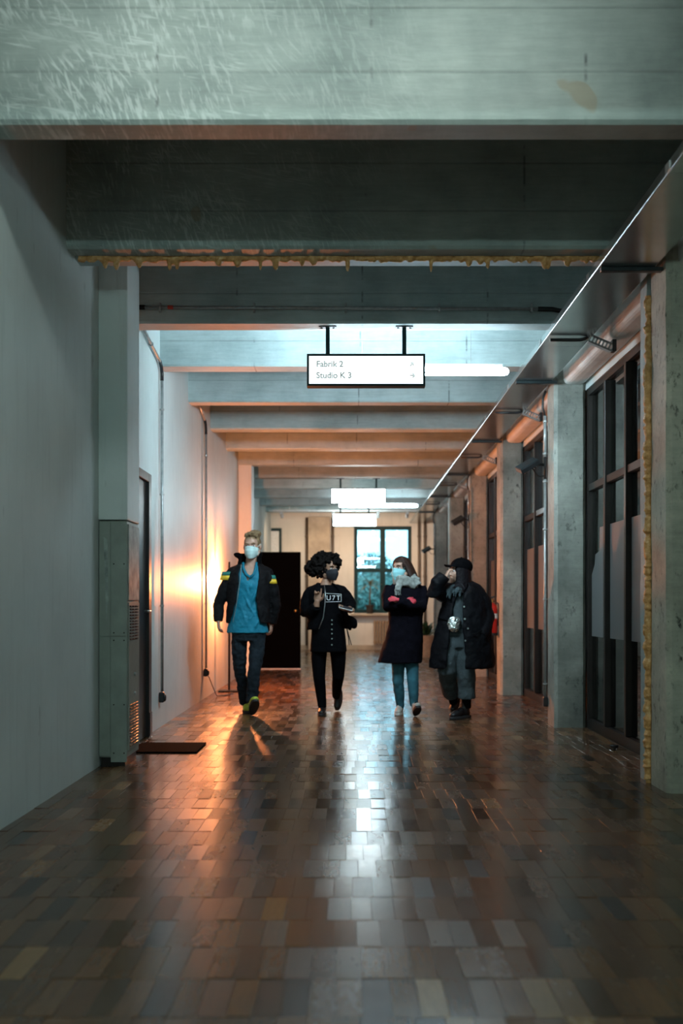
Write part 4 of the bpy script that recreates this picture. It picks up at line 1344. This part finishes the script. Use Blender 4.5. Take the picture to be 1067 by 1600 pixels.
# hair: short sides, swept up top
hr = MB()
hr.ell(hc + hM @ Vector((0, .020, .036)), (.083, .100, .082), hM)
for k in range(60):
    rn = random.Random(100 + k)
    x_, y_ = rn.uniform(-.062, .062), rn.uniform(-.066, .075)
    b0 = hc + hM @ Vector((x_, y_, .075 + .03 * (1 - (x_ / .08) ** 2)))
    hr.tube([b0, b0 + hM @ Vector((.012 + rn.uniform(-.015, .015), -.006 + rn.uniform(-.015, .01), .030)), b0 + hM @ Vector((.026 + rn.uniform(-.015, .02), -.012, .046 + rn.uniform(-.008, .012)))], [.013, .011, .004], 6)
h_o = remeshed(hr, 'hair', 'hair_blond', man, .006, 1, .006, .012)
# trim the hair off the face
def cut_below(o, c, M, test):
    bm = bmesh.new(); bm.from_mesh(o.data)
    Mi = M.inverted(); base = root_loc(o.parent)
    dead = [v for v in bm.verts if test(Mi @ (v.co + base - Vector(c)))]
    bmesh.ops.delete(bm, geom=dead, context='VERTS')
    bm.to_mesh(o.data); bm.free()
cut_below(h_o, hc, hM, lambda q: (q.y < -.045 and q.z < .066) or q.z < -.04 or (q.y < .02 and q.z < .005))
# shirt
sh = MB().hshell([oring(387, 989, .205, .130, *FULL), oring(387, 975, .190, .124, *FULL), oring(388, 940, .162, .112, *FULL), oring(389, 915, .172, .120, *FULL),
                  oring(389, 901, .176, .118, -87, 267), oring(389.5, 894, .166, .104, -70, 250), oring(390, 886, .125, .085, -55, 235), oring(390.5, 880, .092, .075, -48, 228)], .018)
for k, (ax_, ay_, bx_, by_) in enumerate(((376, 945, 392, 985), (381, 925, 398, 962), (402, 918, 392, 950), (383, 908, 390, 930), (400, 955, 380, 978), (396, 905, 391, 925), (372, 965, 388, 987), (405, 968, 396, 986))):
    sh.tube([p(ax_, ay_, -.105), p((ax_ + bx_) / 2 - 1.5, (ay_ + by_) / 2 + 2, -.116), p(bx_, by_, -.112)], [.006, .014, .006], 8)
remeshed(sh, 'shirt', 'shirt_teal', man, .007, 5, .022, .07)
for sx in (-1, 1):
    MB().tube([p(390.5 + sx * 10.5, 879, -.045), p(390 + sx * 9.6, 888, -.085), p(390.5 + sx * 6, 897, -.115), p(391, 902.5, -.122)], [.012, .013, .013, .012], 10).build('neckline', 'shirt_teal', man, smooth=True)
# jacket
jk = MB().hshell([oring(388, 974, .225, .155, -52, 214), oring(388, 958, .215, .152, -60, 228), oring(388, 940, .208, .148, -64, 236), oring(388.5, 912, .212, .146, -60, 244),
                  oring(389, 896, .206, .128, -57, 244), oring(389.5, 887, .160, .108, -50, 240), oring(390, 880, .112, .100, -44, 236)], .022)
jk.tube([p(374, 890, .01), p(364, 895, .01), p(351, 920, .01), p(341.5, 945, .02), p(341, 971, -.01)], [.058, .066, .062, .056, .048], 14)
jk.tube([p(406, 890, .01), p(416, 895, .01), p(426, 920, .04), p(430, 947, .08), p(425, 974, .12)], [.058, .066, .062, .056, .048], 14)
j_o = remeshed(jk, 'jacket', 'jacket_charcoal', man, .008, 9, .02, .06)
co = MB().hshell([oring(390, 884, .125, .105, -40, 222), oring(390.5, 874, .108, .100, -36, 222), oring(390.5, 864, .128, .112, -28, 212)], .02)
co.ell(p(372, 868, -.02), (.045, .03, .028), Matrix.Rotation(R(20), 3, 'Y'))
remeshed(co, 'collar', 'cloth_black', j_o, .008, 3, .01, .05)
for s_, (c0, c1) in (((-1), ((356.0, 899.5), (353.5, 905))), ((1), ((422.0, 905), (424.6, 914)))):
    a0, a1 = (-175, -45) if s_ < 0 else (-135, -5)
    dd = .01 if s_ < 0 else .03
    r_ = .0685
    for nm, mt, (za, zb) in (('sleeve_patch', 'patch_green', (c0[1] - 6, c0[1])), ('sleeve_patch', 'patch_yellow', (c0[1], c0[1] + 7))):
        slope = (.42 if s_ > 0 else -.50)
        MB().hshell([(lambda q: (q.x, q.y, q.z, r_, r_, a0 + 20, a1 - 20))(p(c0[0] + slope * (zz - c0[1]) * .6, zz, dd)) for zz in (zb, (za + zb) / 2, za)], .006, 14).build(nm, mt, j_o, smooth=True)
MB().tube([p(377, 882, -.09), p(375, 905, -.125), p(371, 935, -.13), p(364, 972, -.11)], .004, 6).build('zip', 'zip_metal', j_o)
# jeans
je = MB().hloft([ring(388, 1001, .150, .105), ring(388, 990, .170, .115), ring(388, 972, .162, .112)])
je.tube([p(374.5, 992, .0), p(373.5, 1020, .01), p(374.5, 1046, .03), p(380, 1075, .10), p(382.5, 1100, .16)], [.082, .073, .060, .056, .054], 16)
je.tube([p(402.5, 992, .0), p(401, 1020, -.06), p(397.5, 1046, -.12), p(395, 1075, -.13), p(394, 1098, -.13)], [.082, .073, .062, .058, .056], 16)
remeshed(je, 'jeans', 'denim_dark', man, .008, 3, .026, .045)
shoe(man, p(383, 1100).x, D + .17, 0.0, 8, 0, 'sneaker_lime', 'sole_dark', 1.02)
shoe(man, p(395.5, 1100).x, D - .12, 0.0, 14, 32, 'sneaker_lime', 'sole_dark', 1.02, 0, (0, .13, 0))

# ============================================================ curly haired woman with the phone
D = 9.66
wa = person(p(512, 1117).x, D, 'curly-haired woman in black mask, black jacket and buttoned black skirt')
hc = p(514.5, 889); hM = head_M(40, 3); hs = .98
body = MB()
add_head(body, hc, hM, hs)
body.tube([hc + Vector((-.01, .02, -.06)), p(509.5, 908, .01), p(508, 921, .02)], [.045, .046, .07], 14)
body.hloft([ring(513, 1000, .14, .10), ring(512, 960, .115, .08), ring(509, 930, .125, .09), ring(508.5, 921, .105, .065), ring(508.5, 911, .05, .045)])
for pts, rr in (([p(490, 923), p(480, 940, .01), p(480, 956, -.01), p(488, 956, -.10), p(495, 942, -.18)], [.028, .034, .036, .032, .026]), ([p(527, 923), p(540, 934, .01), p(547.5, 945, .0), p(547, 950, -.08), p(545, 952, -.16)], [.028, .034, .034, .030, .026]),
                ([p(500, 1000), p(498, 1030, -.01), p(498.5, 1058, -.02), p(501, 1080, .0), p(503.5, 1106, .0)], [.06, .055, .042, .036, .026]), ([p(527, 1000), p(528.5, 1030, .02), p(528.5, 1056, .05), p(526.5, 1072, .20), p(525, 1088, .36)], [.06, .055, .042, .036, .026])):
    body.tube(pts, rr, 12)
add_hand(body, p(495.5, 941, -.19), (.10, -.05, 1), (-.2, -1, 0), 1, (4, 62, 70, 72), .95)
add_hand(body, p(546, 953, -.15), (-.9, -.55, .10), (-.1, .1, 1), 1, (35, 35, 35, 35), .9)
remeshed(body, 'body', 'skin_brown', wa, .0055, 3)
face_bits(wa, hc, hM, hs, 'hair_black')
face_mask(wa, hc, hM, hs, 'mask_black', False)
# hair: a big cloud of curls blown back
rn = random.Random(21)
hr = MB()
for k in range(760):
    a = rn.uniform(0, 2 * PI); u = rn.uniform(-1, 1); s_ = math.sqrt(1 - u * u)
    q = Vector((s_ * math.cos(a), s_ * math.sin(a), u))
    if k < 430:
        c_ = p(508, 882, .05); rad = Vector((.145, .13, .118))
    elif k < 660:
        c_ = p(495, 888, .06); rad = Vector((.115, .11, .085))
    else:
        c_ = p(521, 876, .0); rad = Vector((.080, .09, .065))
    f = rn.uniform(.80, 1.07)
    pos = c_ + Vector((q.x * rad.x, q.y * rad.y, q.z * rad.z)) * f
    loc = hM.inverted() @ (pos - hc)
    if loc.y < -.035 and loc.z < .052 and abs(loc.x) < .085:
        continue
    hr.ell(pos, rn.uniform(.008, .021), None, 6, 4)
hr.ell(hc + hM @ Vector((0, .035, .035)), (.082, .09, .085), hM)
hr.ell(p(500, 885, .06), (.12, .09, .09))
h_o = remeshed(hr, 'hair', 'hair_black', wa, .006, 1, .022, .016)
cut_below(h_o, hc, hM, lambda q: q.y < -.055 and -.2 < q.z < .045 and abs(q.x) < .075)
# tee, skirt, tights
ts = MB().hloft([ring(512, 975, .145, .112), ring(511, 955, .135, .108), ring(509.5, 930, .145, .112), ring(509, 920, .14, .092), ring(509, 914, .075, .062)])
t_o = remeshed(ts, 'shirt', 'cloth_black', wa, .008, 4, .008, .07)
for (a, b_) in (((509, 927), (533, 928.5)), ((509, 940.5), (533, 940)), ((533, 928.5), (533, 940))):
    MB().tube([p(a[0], a[1], -.118), p(b_[0], b_[1], -.118)], .0022, 6, (0, 0, 1)).build('printed_line', 'print_white', t_o)
q = p(510, 934.5, -.119) - Vector((man.location.x * 0, 0, 0))
LT = p(509.6, 934.6, -.1185) - root_loc(t_o)
sk = MB().hloft([ring(513, 1018.5, .178, .135), ring(513, 1000, .170, .130), ring(512.5, 978, .158, .120), ring(512, 958, .142, .112)])
s_o = remeshed(sk, 'skirt', 'cloth_black', wa, .008, 3, .008, .07)
for py in (969, 975.5, 983.5, 990, 998, 1007.5):
    q = p(518.5, py, -.139 + .0006 * (1007 - py) * .4)
    MB().lathe([(.0065, -.003), (.0075, 0), (.0065, .003)], (0, 0, 0), 10).build('button', 'zip_metal', s_o, origin=(0, 0, 0)).matrix_basis = Matrix.Translation(q - root_loc(s_o)) @ Matrix.Rotation(R(90), 4, 'X')
tg = MB()
tg.tube([p(500, 1000, .0), p(498, 1030, -.01), p(498.5, 1058, -.02), p(501, 1080, .0), p(503.5, 1106, .0)], [.084, .075, .060, .052, .040], 14)
tg.tube([p(527, 1000, .0), p(528.5, 1030, .02), p(528.5, 1056, .05), p(526.5, 1072, .20), p(525, 1088, .36)], [.084, .075, .060, .052, .040], 14)
remeshed(tg, 'tights', 'cloth_black', wa, .008, 4)
shoe(wa, p(503.5, 1100).x, D + .02, 0.0, -4, 0, 'boot_leather', 'sole_dark', .88, .06, (0, 0, 0), 'boot')
shoe(wa, p(527, 1100, .36).x, D + .38, .02, -12, -52, 'boot_leather', 'sole_dark', .88, .06, (0, -.14, 0), 'boot')
# jacket
jk = MB().hshell([oring(514, 984, .215, .165, -22, 238), oring(513, 965, .195, .155, -32, 248), oring(511, 940, .185, .145, -38, 257), oring(510, 926, .178, .130, -40, 257),
                  oring(509, 918, .150, .100, -42, 246), oring(509, 911, .085, .080, -40, 236)], .02)
jk.tube([p(495, 919, .01), p(486, 924, .01), p(478.5, 940, .01), p(479, 957, -.01), p(487, 957, -.10), p(494, 947, -.17)], [.050, .058, .066, .068, .060, .045], 14)
jk.tube([p(523, 919, .01), p(532, 923, .01), p(541, 933, .01), p(548, 944, .0), p(548, 949, -.07), p(546.5, 952, -.12)], [.050, .058, .060, .058, .050, .044], 14)
jk.ell(p(549, 972, .05), (.05, .06, .075), Matrix.Rotation(R(-35), 3, 'Y'))
j_o = remeshed(jk, 'jacket', 'cloth_black', wa, .008, 8, .024, .07)
MB().tube([p(507, 915, -.085), p(508.3, 928, -.135), p(507.5, 945, -.155), p(505, 965, -.155), p(498, 983, -.145)], .0042, 6).build('zip', 'zip_metal', j_o, smooth=True)
for k in range(2):
    MB().tube([p(541, 978, -.05), p(543.5 + k * 1, 992, -.06), p(545 + k * 2, 1000, -.06), p(545.5 + k * 3.5, 1008, -.06)], .004, 6).build('drawcord', 'cloth_black', j_o, smooth=True)
cu = bpy.data.curves.new('lettering', 'FONT'); cu.body = 'U7T'; cu.size = .066; cu.extrude = .0012; cu.align_y = 'CENTER'; cu.space_character = 1.25
def text_mesh(cu, name, mat, parent, loc, rot):
    tmp = bpy.data.objects.new('tmp', cu); C.objects.link(tmp)
    dg = bpy.context.evaluated_depsgraph_get()
    me = bpy.data.meshes.new_from_object(tmp.evaluated_get(dg))
    bpy.data.objects.remove(tmp)
    o = link(name, me, mat, parent)
    o.location = loc; o.rotation_euler = rot
    return o
text_mesh(cu, 'lettering', 'print_white', t_o, LT, (R(90), 0, 0))
# phone in her hand
ph = empty('smartphone', p(540.5, 950.5, -.22), 'dark smartphone with pale edge held flat by the curly-haired woman', 'phone')
Mph = Matrix.Rotation(R(14), 3, 'Y') @ Matrix.Rotation(R(20), 3, 'X')
MB().obox(p(540.5, 950.0, -.215), (.066, .036, .0045), Mph).build('phone_case', 'white_plastic', ph, bevel=.003)
MB().obox(p(540.5, 950.0, -.215) + Mph @ Vector((0, 0, .0052)), (.062, .033, .0006), Mph).build('screen', 'mask_black', ph)

# ============================================================ woman with the grey scarf
D = 9.66
ws = person(p(632, 1118).x, D, 'long-haired woman in black knee-length coat, grey scarf and teal mask')
hc = p(626.5, 888); hM = head_M(-42, 2); hs = 1.0
body = MB()
add_head(body, hc, hM, hs)
body.tube([hc + Vector((.01, .02, -.06)), p(631, 907, .02), p(633, 918, .03)], [.045, .046, .07], 14)
body.hloft([ring(630, 1005, .14, .10), ring(632, 965, .12, .09), ring(633, 930, .135, .09), ring(634, 916, .13, .07), ring(634, 908, .05, .045)])
for pts, rr in (([p(609, 918), p(607, 946, -.08), p(636, 939, -.20)], [.04, .036, .026]), ([p(657, 918), p(660, 948, -.05), p(616, 937, -.22)], [.04, .036, .026]),
                ([p(620, 1005), p(622, 1040, .0), p(622, 1065, .0), p(624, 1085, .04), p(625.5, 1104, .07)], [.06, .048, .04, .034, .026]), ([p(643, 1005), p(644, 1040, -.03), p(645, 1065, -.06), p(646, 1085, -.07), p(647, 1103, -.08)], [.06, .048, .04, .034, .026])):
    body.tube(pts, rr, 12)
add_hand(body, p(634, 939, -.20), (1, -.1, .02), (0, .9, -.3), 1, (25, 25, 25, 25), .62)
add_hand(body, p(621, 937, -.22), (-1, -.1, .05), (0, .9, -.3), -1, (25, 25, 25, 25), .52)
remeshed(body, 'body', 'skin_light', ws, .0055, 3)
face_bits(ws, hc, hM, hs, 'hair_brown')
face_mask(ws, hc, hM, hs, 'mask_teal')
# hair
hr = MB()
hr.ell(hc + hM @ Vector((0, .012, .036)), (.086, .100, .084), hM)
rn = random.Random(33)
for k in range(70):
    a = rn.uniform(-22, 160)
    q0 = hM @ Vector((.075 * math.cos(R(a)), .02 + .085 * math.sin(R(a)), .04))
    st = hc + q0
    en = hc + Vector((q0.x * 1.15 + .05 + rn.uniform(-.01, .02), q0.y * 1.1, -.145 - rn.uniform(0, .05)))
    mid = (st + en) / 2 + Vector((q0.x, q0.y, 0)) * .12
    hr.tube([hc + hM @ Vector((.03 * math.cos(R(a)), .02, .105)), st, mid, en], [.012, .017, .016, .006], 6)
for k in range(6):   # strands on the far side of the face
    st = hc + hM @ Vector((-.072, -.01 + .01 * k, .03)); 
    hr.tube([st, st + Vector((-.012, 0, -.06)), st + Vector((-.022 - .004 * k, 0, -.11))], [.010, .010, .004], 6)
h_o = remeshed(hr, 'hair', 'hair_brown', ws, .006, 2, .006, .02)
cut_below(h_o, hc, hM, lambda q: q.y < -.038 and q.z < .062 and q.x < .058)
# coat
ct = MB().hloft([ring(625, 1035.5, .215, .165), ring(627, 1020, .205, .160), ring(631, 1000, .187, .150), ring(633.5, 975, .166, .138), ring(634, 950, .172, .142), ring(634, 930, .178, .130), ring(634, 916, .165, .105), ring(634, 908, .10, .08)], 32)
ct.tube([p(610, 918, .01), p(605, 932, -.03), p(606.5, 947, -.09), p(620, 944, -.17), p(634, 940, -.20)], [.060, .060, .060, .052, .047], 14)
ct.tube([p(656, 918, .01), p(661, 932, -.02), p(659, 949, -.07), p(640, 945, -.19), p(622, 938.5, -.235)], [.060, .062, .060, .052, .047], 14)
c_o = remeshed(ct, 'coat', 'cloth_coat', ws, .008, 4, .014, .07)
lap = MB().hshell([oring(634, 921, .150, .125, -60, 240), oring(634, 911, .105, .105, -50, 230), oring(634, 904, .115, .115, -40, 220)], .02)
remeshed(lap, 'collar', 'cloth_coat', c_o, .008, 3)
# scarf
sc = MB()
cs = p(634, 909.5, .0)
for k, (rx, ry, dz, th) in enumerate(((.088, .092, .012, .036), (.094, .10, -.022, .036))):
    sc.tube([cs + Vector((math.cos(2 * PI * j / 22) * rx, math.sin(2 * PI * j / 22) * ry - .012, dz + .016 * math.cos(2 * PI * j / 22 + 2.6) + .012 * math.sin(4 * PI * j / 22))) for j in range(22)], [th * (1 + .12 * math.sin(j * 1.7)) for j in range(22)], 10, (0, 0, 1), closed=True)
sc.tube([p(624, 911, -.11), p(622, 917, -.14), p(621, 923, -.145)], [(.036, .022), (.032, .02), (.036, .012)], 10)
sc.tube([p(644, 900, -.06), p(651, 906, -.09), p(654, 914, -.105)], [(.036, .022), (.034, .02), (.03, .012)], 10)
s_o = remeshed(sc, 'scarf', 'scarf_grey', ws, .008, 2, .02, .03)
fr = MB()
for k in range(9):
    b0 = p(616.5 + k * 1.2, 921, -.145)
    fr.tube([b0, b0 + Vector((rn.uniform(-.006, .006), 0, -.03)), b0 + Vector((rn.uniform(-.012, .012), 0, -.055))], .003, 5)
tag(fr.build('fringe', 'scarf_grey', s_o), kind='stuff')
# red gloves peeping out of the sleeves
for wpos, dv, ts_ in ((p(634.5, 939, -.212), (1, -.12, -.02), 1), (p(619.5, 937, -.235), (-1, -.12, .06), -1)):
    g = MB()
    add_hand(g, wpos, dv, (0, .9, -.3), ts_, (25, 28, 30, 32), .70 if ts_ > 0 else .58, .5, 1.2)
    remeshed(g, 'glove', 'glove_red', ws, .006, 2)
je = MB()
je.tube([p(620, 1008, .0), p(622, 1040, .0), p(622, 1065, .0), p(624, 1085, .04), p(625.5, 1106, .07)], [.082, .064, .056, .050, .038], 14)
je.tube([p(643, 1008, .0), p(644, 1040, -.03), p(645, 1065, -.06), p(646, 1085, -.07), p(647, 1104, -.08)], [.082, .064, .056, .050, .038], 14)
remeshed(je, 'jeans', 'denim_teal', ws, .008, 4, .010, .04)
shoe(ws, p(624.5, 1100).x, D + .06, 0.0, -12, 0, 'sneaker_grey', 'sole_white', .86)
shoe(ws, p(647.5, 1100).x, D - .10, 0.0, 4, 24, 'sneaker_grey', 'sole_dark', .86, 0, (0, .13, 0))

# ============================================================ person in the long open coat and cap
D = 9.38
wc = person(p(722, 1122).x, D, 'person in black cap and long open black coat, one hand raised to the face')
hc = p(717.5, 893); hM = head_M(-72, 0); hs = 1.0
body = MB()
add_head(body, hc, hM, hs)
body.tube([hc + Vector((.02, .01, -.06)), p(722, 912, .02), p(723, 922, .03)], [.045, .046, .07], 14)
body.hloft([ring(716, 1005, .14, .10), ring(715, 965, .12, .09), ring(718, 935, .135, .09), ring(722, 920, .13, .07), ring(722, 912, .05, .045)])
for pts, rr in (([p(700, 922), p(677, 930, -.16), p(697, 901, -.17)], [.045, .038, .026]), ([p(746, 922), p(760, 962, .0), p(750, 996, -.12)], [.04, .036, .026]),
                ([p(706, 1002), p(698, 1048, -.05), p(700, 1065, .07), p(706, 1082, .19), p(709, 1096, .25)], [.06, .045, .04, .034, .030]), ([p(724, 1002), p(728.5, 1055, -.04), p(729, 1080, -.01), p(728.5, 1104, .02)], [.06, .045, .036, .030])):
    body.tube(pts, rr, 12)
add_hand(body, p(696.5, 902, -.165), (.45, .10, 1), (1, .3, -.3), 1, (30, 40, 46, 50), .80)
add_hand(body, p(750, 998, -.12), (-.1, -.2, -1), (-1, 0, 0), 1, (30, 36, 40, 44), .85)
remeshed(body, 'body', 'skin_light', wc, .0055, 3)
face_bits(wc, hc, hM, hs, 'hair_ink')
# long dark hair
hr = MB()
hr.ell(hc + hM @ Vector((0, .018, .02)), (.082, .096, .088), hM)
rn = random.Random(44)
for k in range(80):
    a = rn.uniform(-42, 170)
    q0 = hM @ Vector((.076 * math.cos(R(a)), .012 + .085 * math.sin(R(a)), .02))
    st = hc + q0
    en = p(rn.uniform(702, 728), rn.uniform(918, 935), min(q0.y * .8, .0) - .085)
    mid = hc + Vector((q0.x * 1.1, q0.y * 1.1, -.10))
    hr.tube([hc + hM @ Vector((.02 * math.cos(R(a)), .02, .09)), st, mid, en], [.012, .016, .015, .004], 6)
h_o = remeshed(hr, 'hair', 'hair_ink', wc, .006, 2, .005, .02)
cut_below(h_o, hc, hM, lambda q: q.y < -.058 and q.x < .040 and q.z > -.12)
# cap
cp_ = MB()
cp_.ell(hc + hM @ Vector((0, .022, .045)), (.094, .110, .086), hM, 24, 14)
c_o = remeshed(cp_, 'cap', 'cloth_black', wc, .006, 2)
cut_below(c_o, hc, hM, lambda q: q.z < .028 + q.y * -.28)
br = MB()
rings = []
for k in range(9):
    t = k / 8
    yy = -.070 - .085 * t
    w_ = .072 * math.sqrt(max(.02, 1 - (t * .97) ** 2))
    ring_ = []
    for j in range(11):
        a = -1 + 2 * j / 10
        ring_.append(hc + hM @ Vector((a * w_, yy + .018 * a * a, .058 - .014 * a * a + .008 * t)))
    for j in range(10, -1, -1):
        a = -1 + 2 * j / 10
        ring_.append(hc + hM @ Vector((a * w_, yy + .018 * a * a, .052 - .014 * a * a + .008 * t)))
    rings.append(ring_)
br.skin(rings)
br.build('cap_brim', 'cloth_black', c_o, smooth=False)
MB().ell(hc + hM @ Vector((0, .022, .132)), (.009, .009, .006), hM, 10, 6).build('cap_button', 'cloth_black', c_o, smooth=True)
# grey top, scarf ends, trousers
tp = MB().hloft([ring(712, 992, .155, .115), ring(713, 965, .145, .112), ring(716, 938, .150, .112), ring(720, 924, .14, .09), ring(721, 916, .08, .07)])
remeshed(tp, 'sweater', 'wool_grey', wc, .008, 4, .012, .06)
sc = MB()
for k in range(11):
    x0_ = 696 + k * 2.3
    sc.tube([p(708 + k * .9, 915, -.09), p(x0_ + 2, 922, -.14 - .02 * math.sin(k)), p(x0_ + rn.uniform(-1, 1), 931 + rn.uniform(-6, 7), -.160)], [.014, .012, .004], 7)
remeshed(sc, 'scarf', 'scarf_teal', wc, .006, 2, .006, .02)
tr = MB().hloft([ring(715, 1012, .160, .125), ring(714, 996, .168, .122), ring(713, 982, .155, .116)])
tr.tube([p(706, 1002, .0), p(701, 1025, -.04), p(698, 1048, -.05), p(700, 1065, .07), p(705, 1084, .20)], [.098, .092, .086, .082, .084], 16)
tr.tube([p(724, 1002, .0), p(727, 1030, -.03), p(728.5, 1055, -.04), p(729, 1075, -.02), p(729, 1091, -.01)], [.098, .094, .086, .082, .086], 16)
remeshed(tr, 'trousers', 'wool_grey', wc, .008, 4, .016, .06)
sk_ = MB()
sk_.tube([p(706, 1080, .18), p(709, 1098, .25)], .045, 12)
remeshed(sk_, 'sock', 'cloth_black', wc, .008, 2)
sk_ = MB().tube([p(729, 1086, .0), p(728.5, 1106, .02)], .046, 12)
remeshed(sk_, 'sock', 'cloth_black', wc, .008, 2)
shoe(wc, p(709, 1100, .24).x, D + .30, .025, -22, -38, 'boot_leather', 'sole_dark', .90, .05, (0, -.14, 0), 'boot')
shoe(wc, p(728, 1100).x, D + .02, 0.0, -52, 0, 'boot_leather', 'sole_dark', .92, .05, (0, .06, 0), 'boot')
# coat
ct = MB().hshell([oring(721, 1044, .312, .215, -88, 238), oring(722, 1020, .300, .205, -90, 238), oring(724.5, 980, .262, .185, -96, 236), oring(724.5, 945, .212, .160, -100, 238),
                  oring(724, 926, .180, .135, -92, 248), oring(723, 916, .145, .110, -75, 240), oring(722, 909, .090, .090, -62, 230)], .024, 44)
ct.tube([p(702, 921, .01), p(690, 928, -.08), p(678.5, 926, -.16), p(684, 911, -.18), p(694, 899, -.185)], [.070, .080, .076, .074, .062], 16)
ct.tube([p(731, 915, .01), p(742, 921, .01), p(755, 941, .01), p(760, 962, .0), p(757, 982, -.07), p(751, 994, -.12)], [.055, .068, .076, .078, .070, .060], 16)
ct_o = remeshed(ct, 'coat', 'cloth_waxed', wc, .009, 10, .026, .09)
for px, py in ((725, 948), (726, 967), (727, 1001), (731, 982)):
    q = p(px, py, -.195 if py > 960 else -.172)
    MB().lathe([(.008, -.003), (.009, 0), (.008, .003)], (0, 0, 0), 10).build('button', 'zip_metal', ct_o, origin=(0, 0, 0)).matrix_basis = Matrix.Translation(q - root_loc(ct_o)) @ Matrix.Rotation(R(90), 4, 'X')
MB().tube([p(752, 984, -.165), p(745, 990, -.20), p(738, 990, -.205)], .006, 6).build('pocket_welt', 'cloth_waxed', ct_o, smooth=True)
# silver waist bag
wb = empty('waist_bag', p(709.5, 975, -.15), 'crinkled silver waist bag worn under the long open coat', 'bag')
q = p(709.5, 974.5, -.135)
mb = MB().ell(q, (.066, .036, .074), None, 18, 12).ell(q + Vector((0, -.012, -.035)), (.058, .04, .045))
bag = remeshed(mb, 'pouch', 'silver_foil', wb, .006, 3, .022, .022)
MB().tube([q + Vector((-.055, -.036, .026)), q + Vector((0, -.05, .018)), q + Vector((.055, -.036, .026))], .0045, 6).build('zip', 'zip_metal', bag, smooth=True)
MB().tube([q + Vector((-.062, .0, .03)), q + Vector((-.10, .04, .04)), q + Vector((-.14, .10, .05))], [(.004, .014)] * 3, 8).build('strap', 'cloth_black', wb)
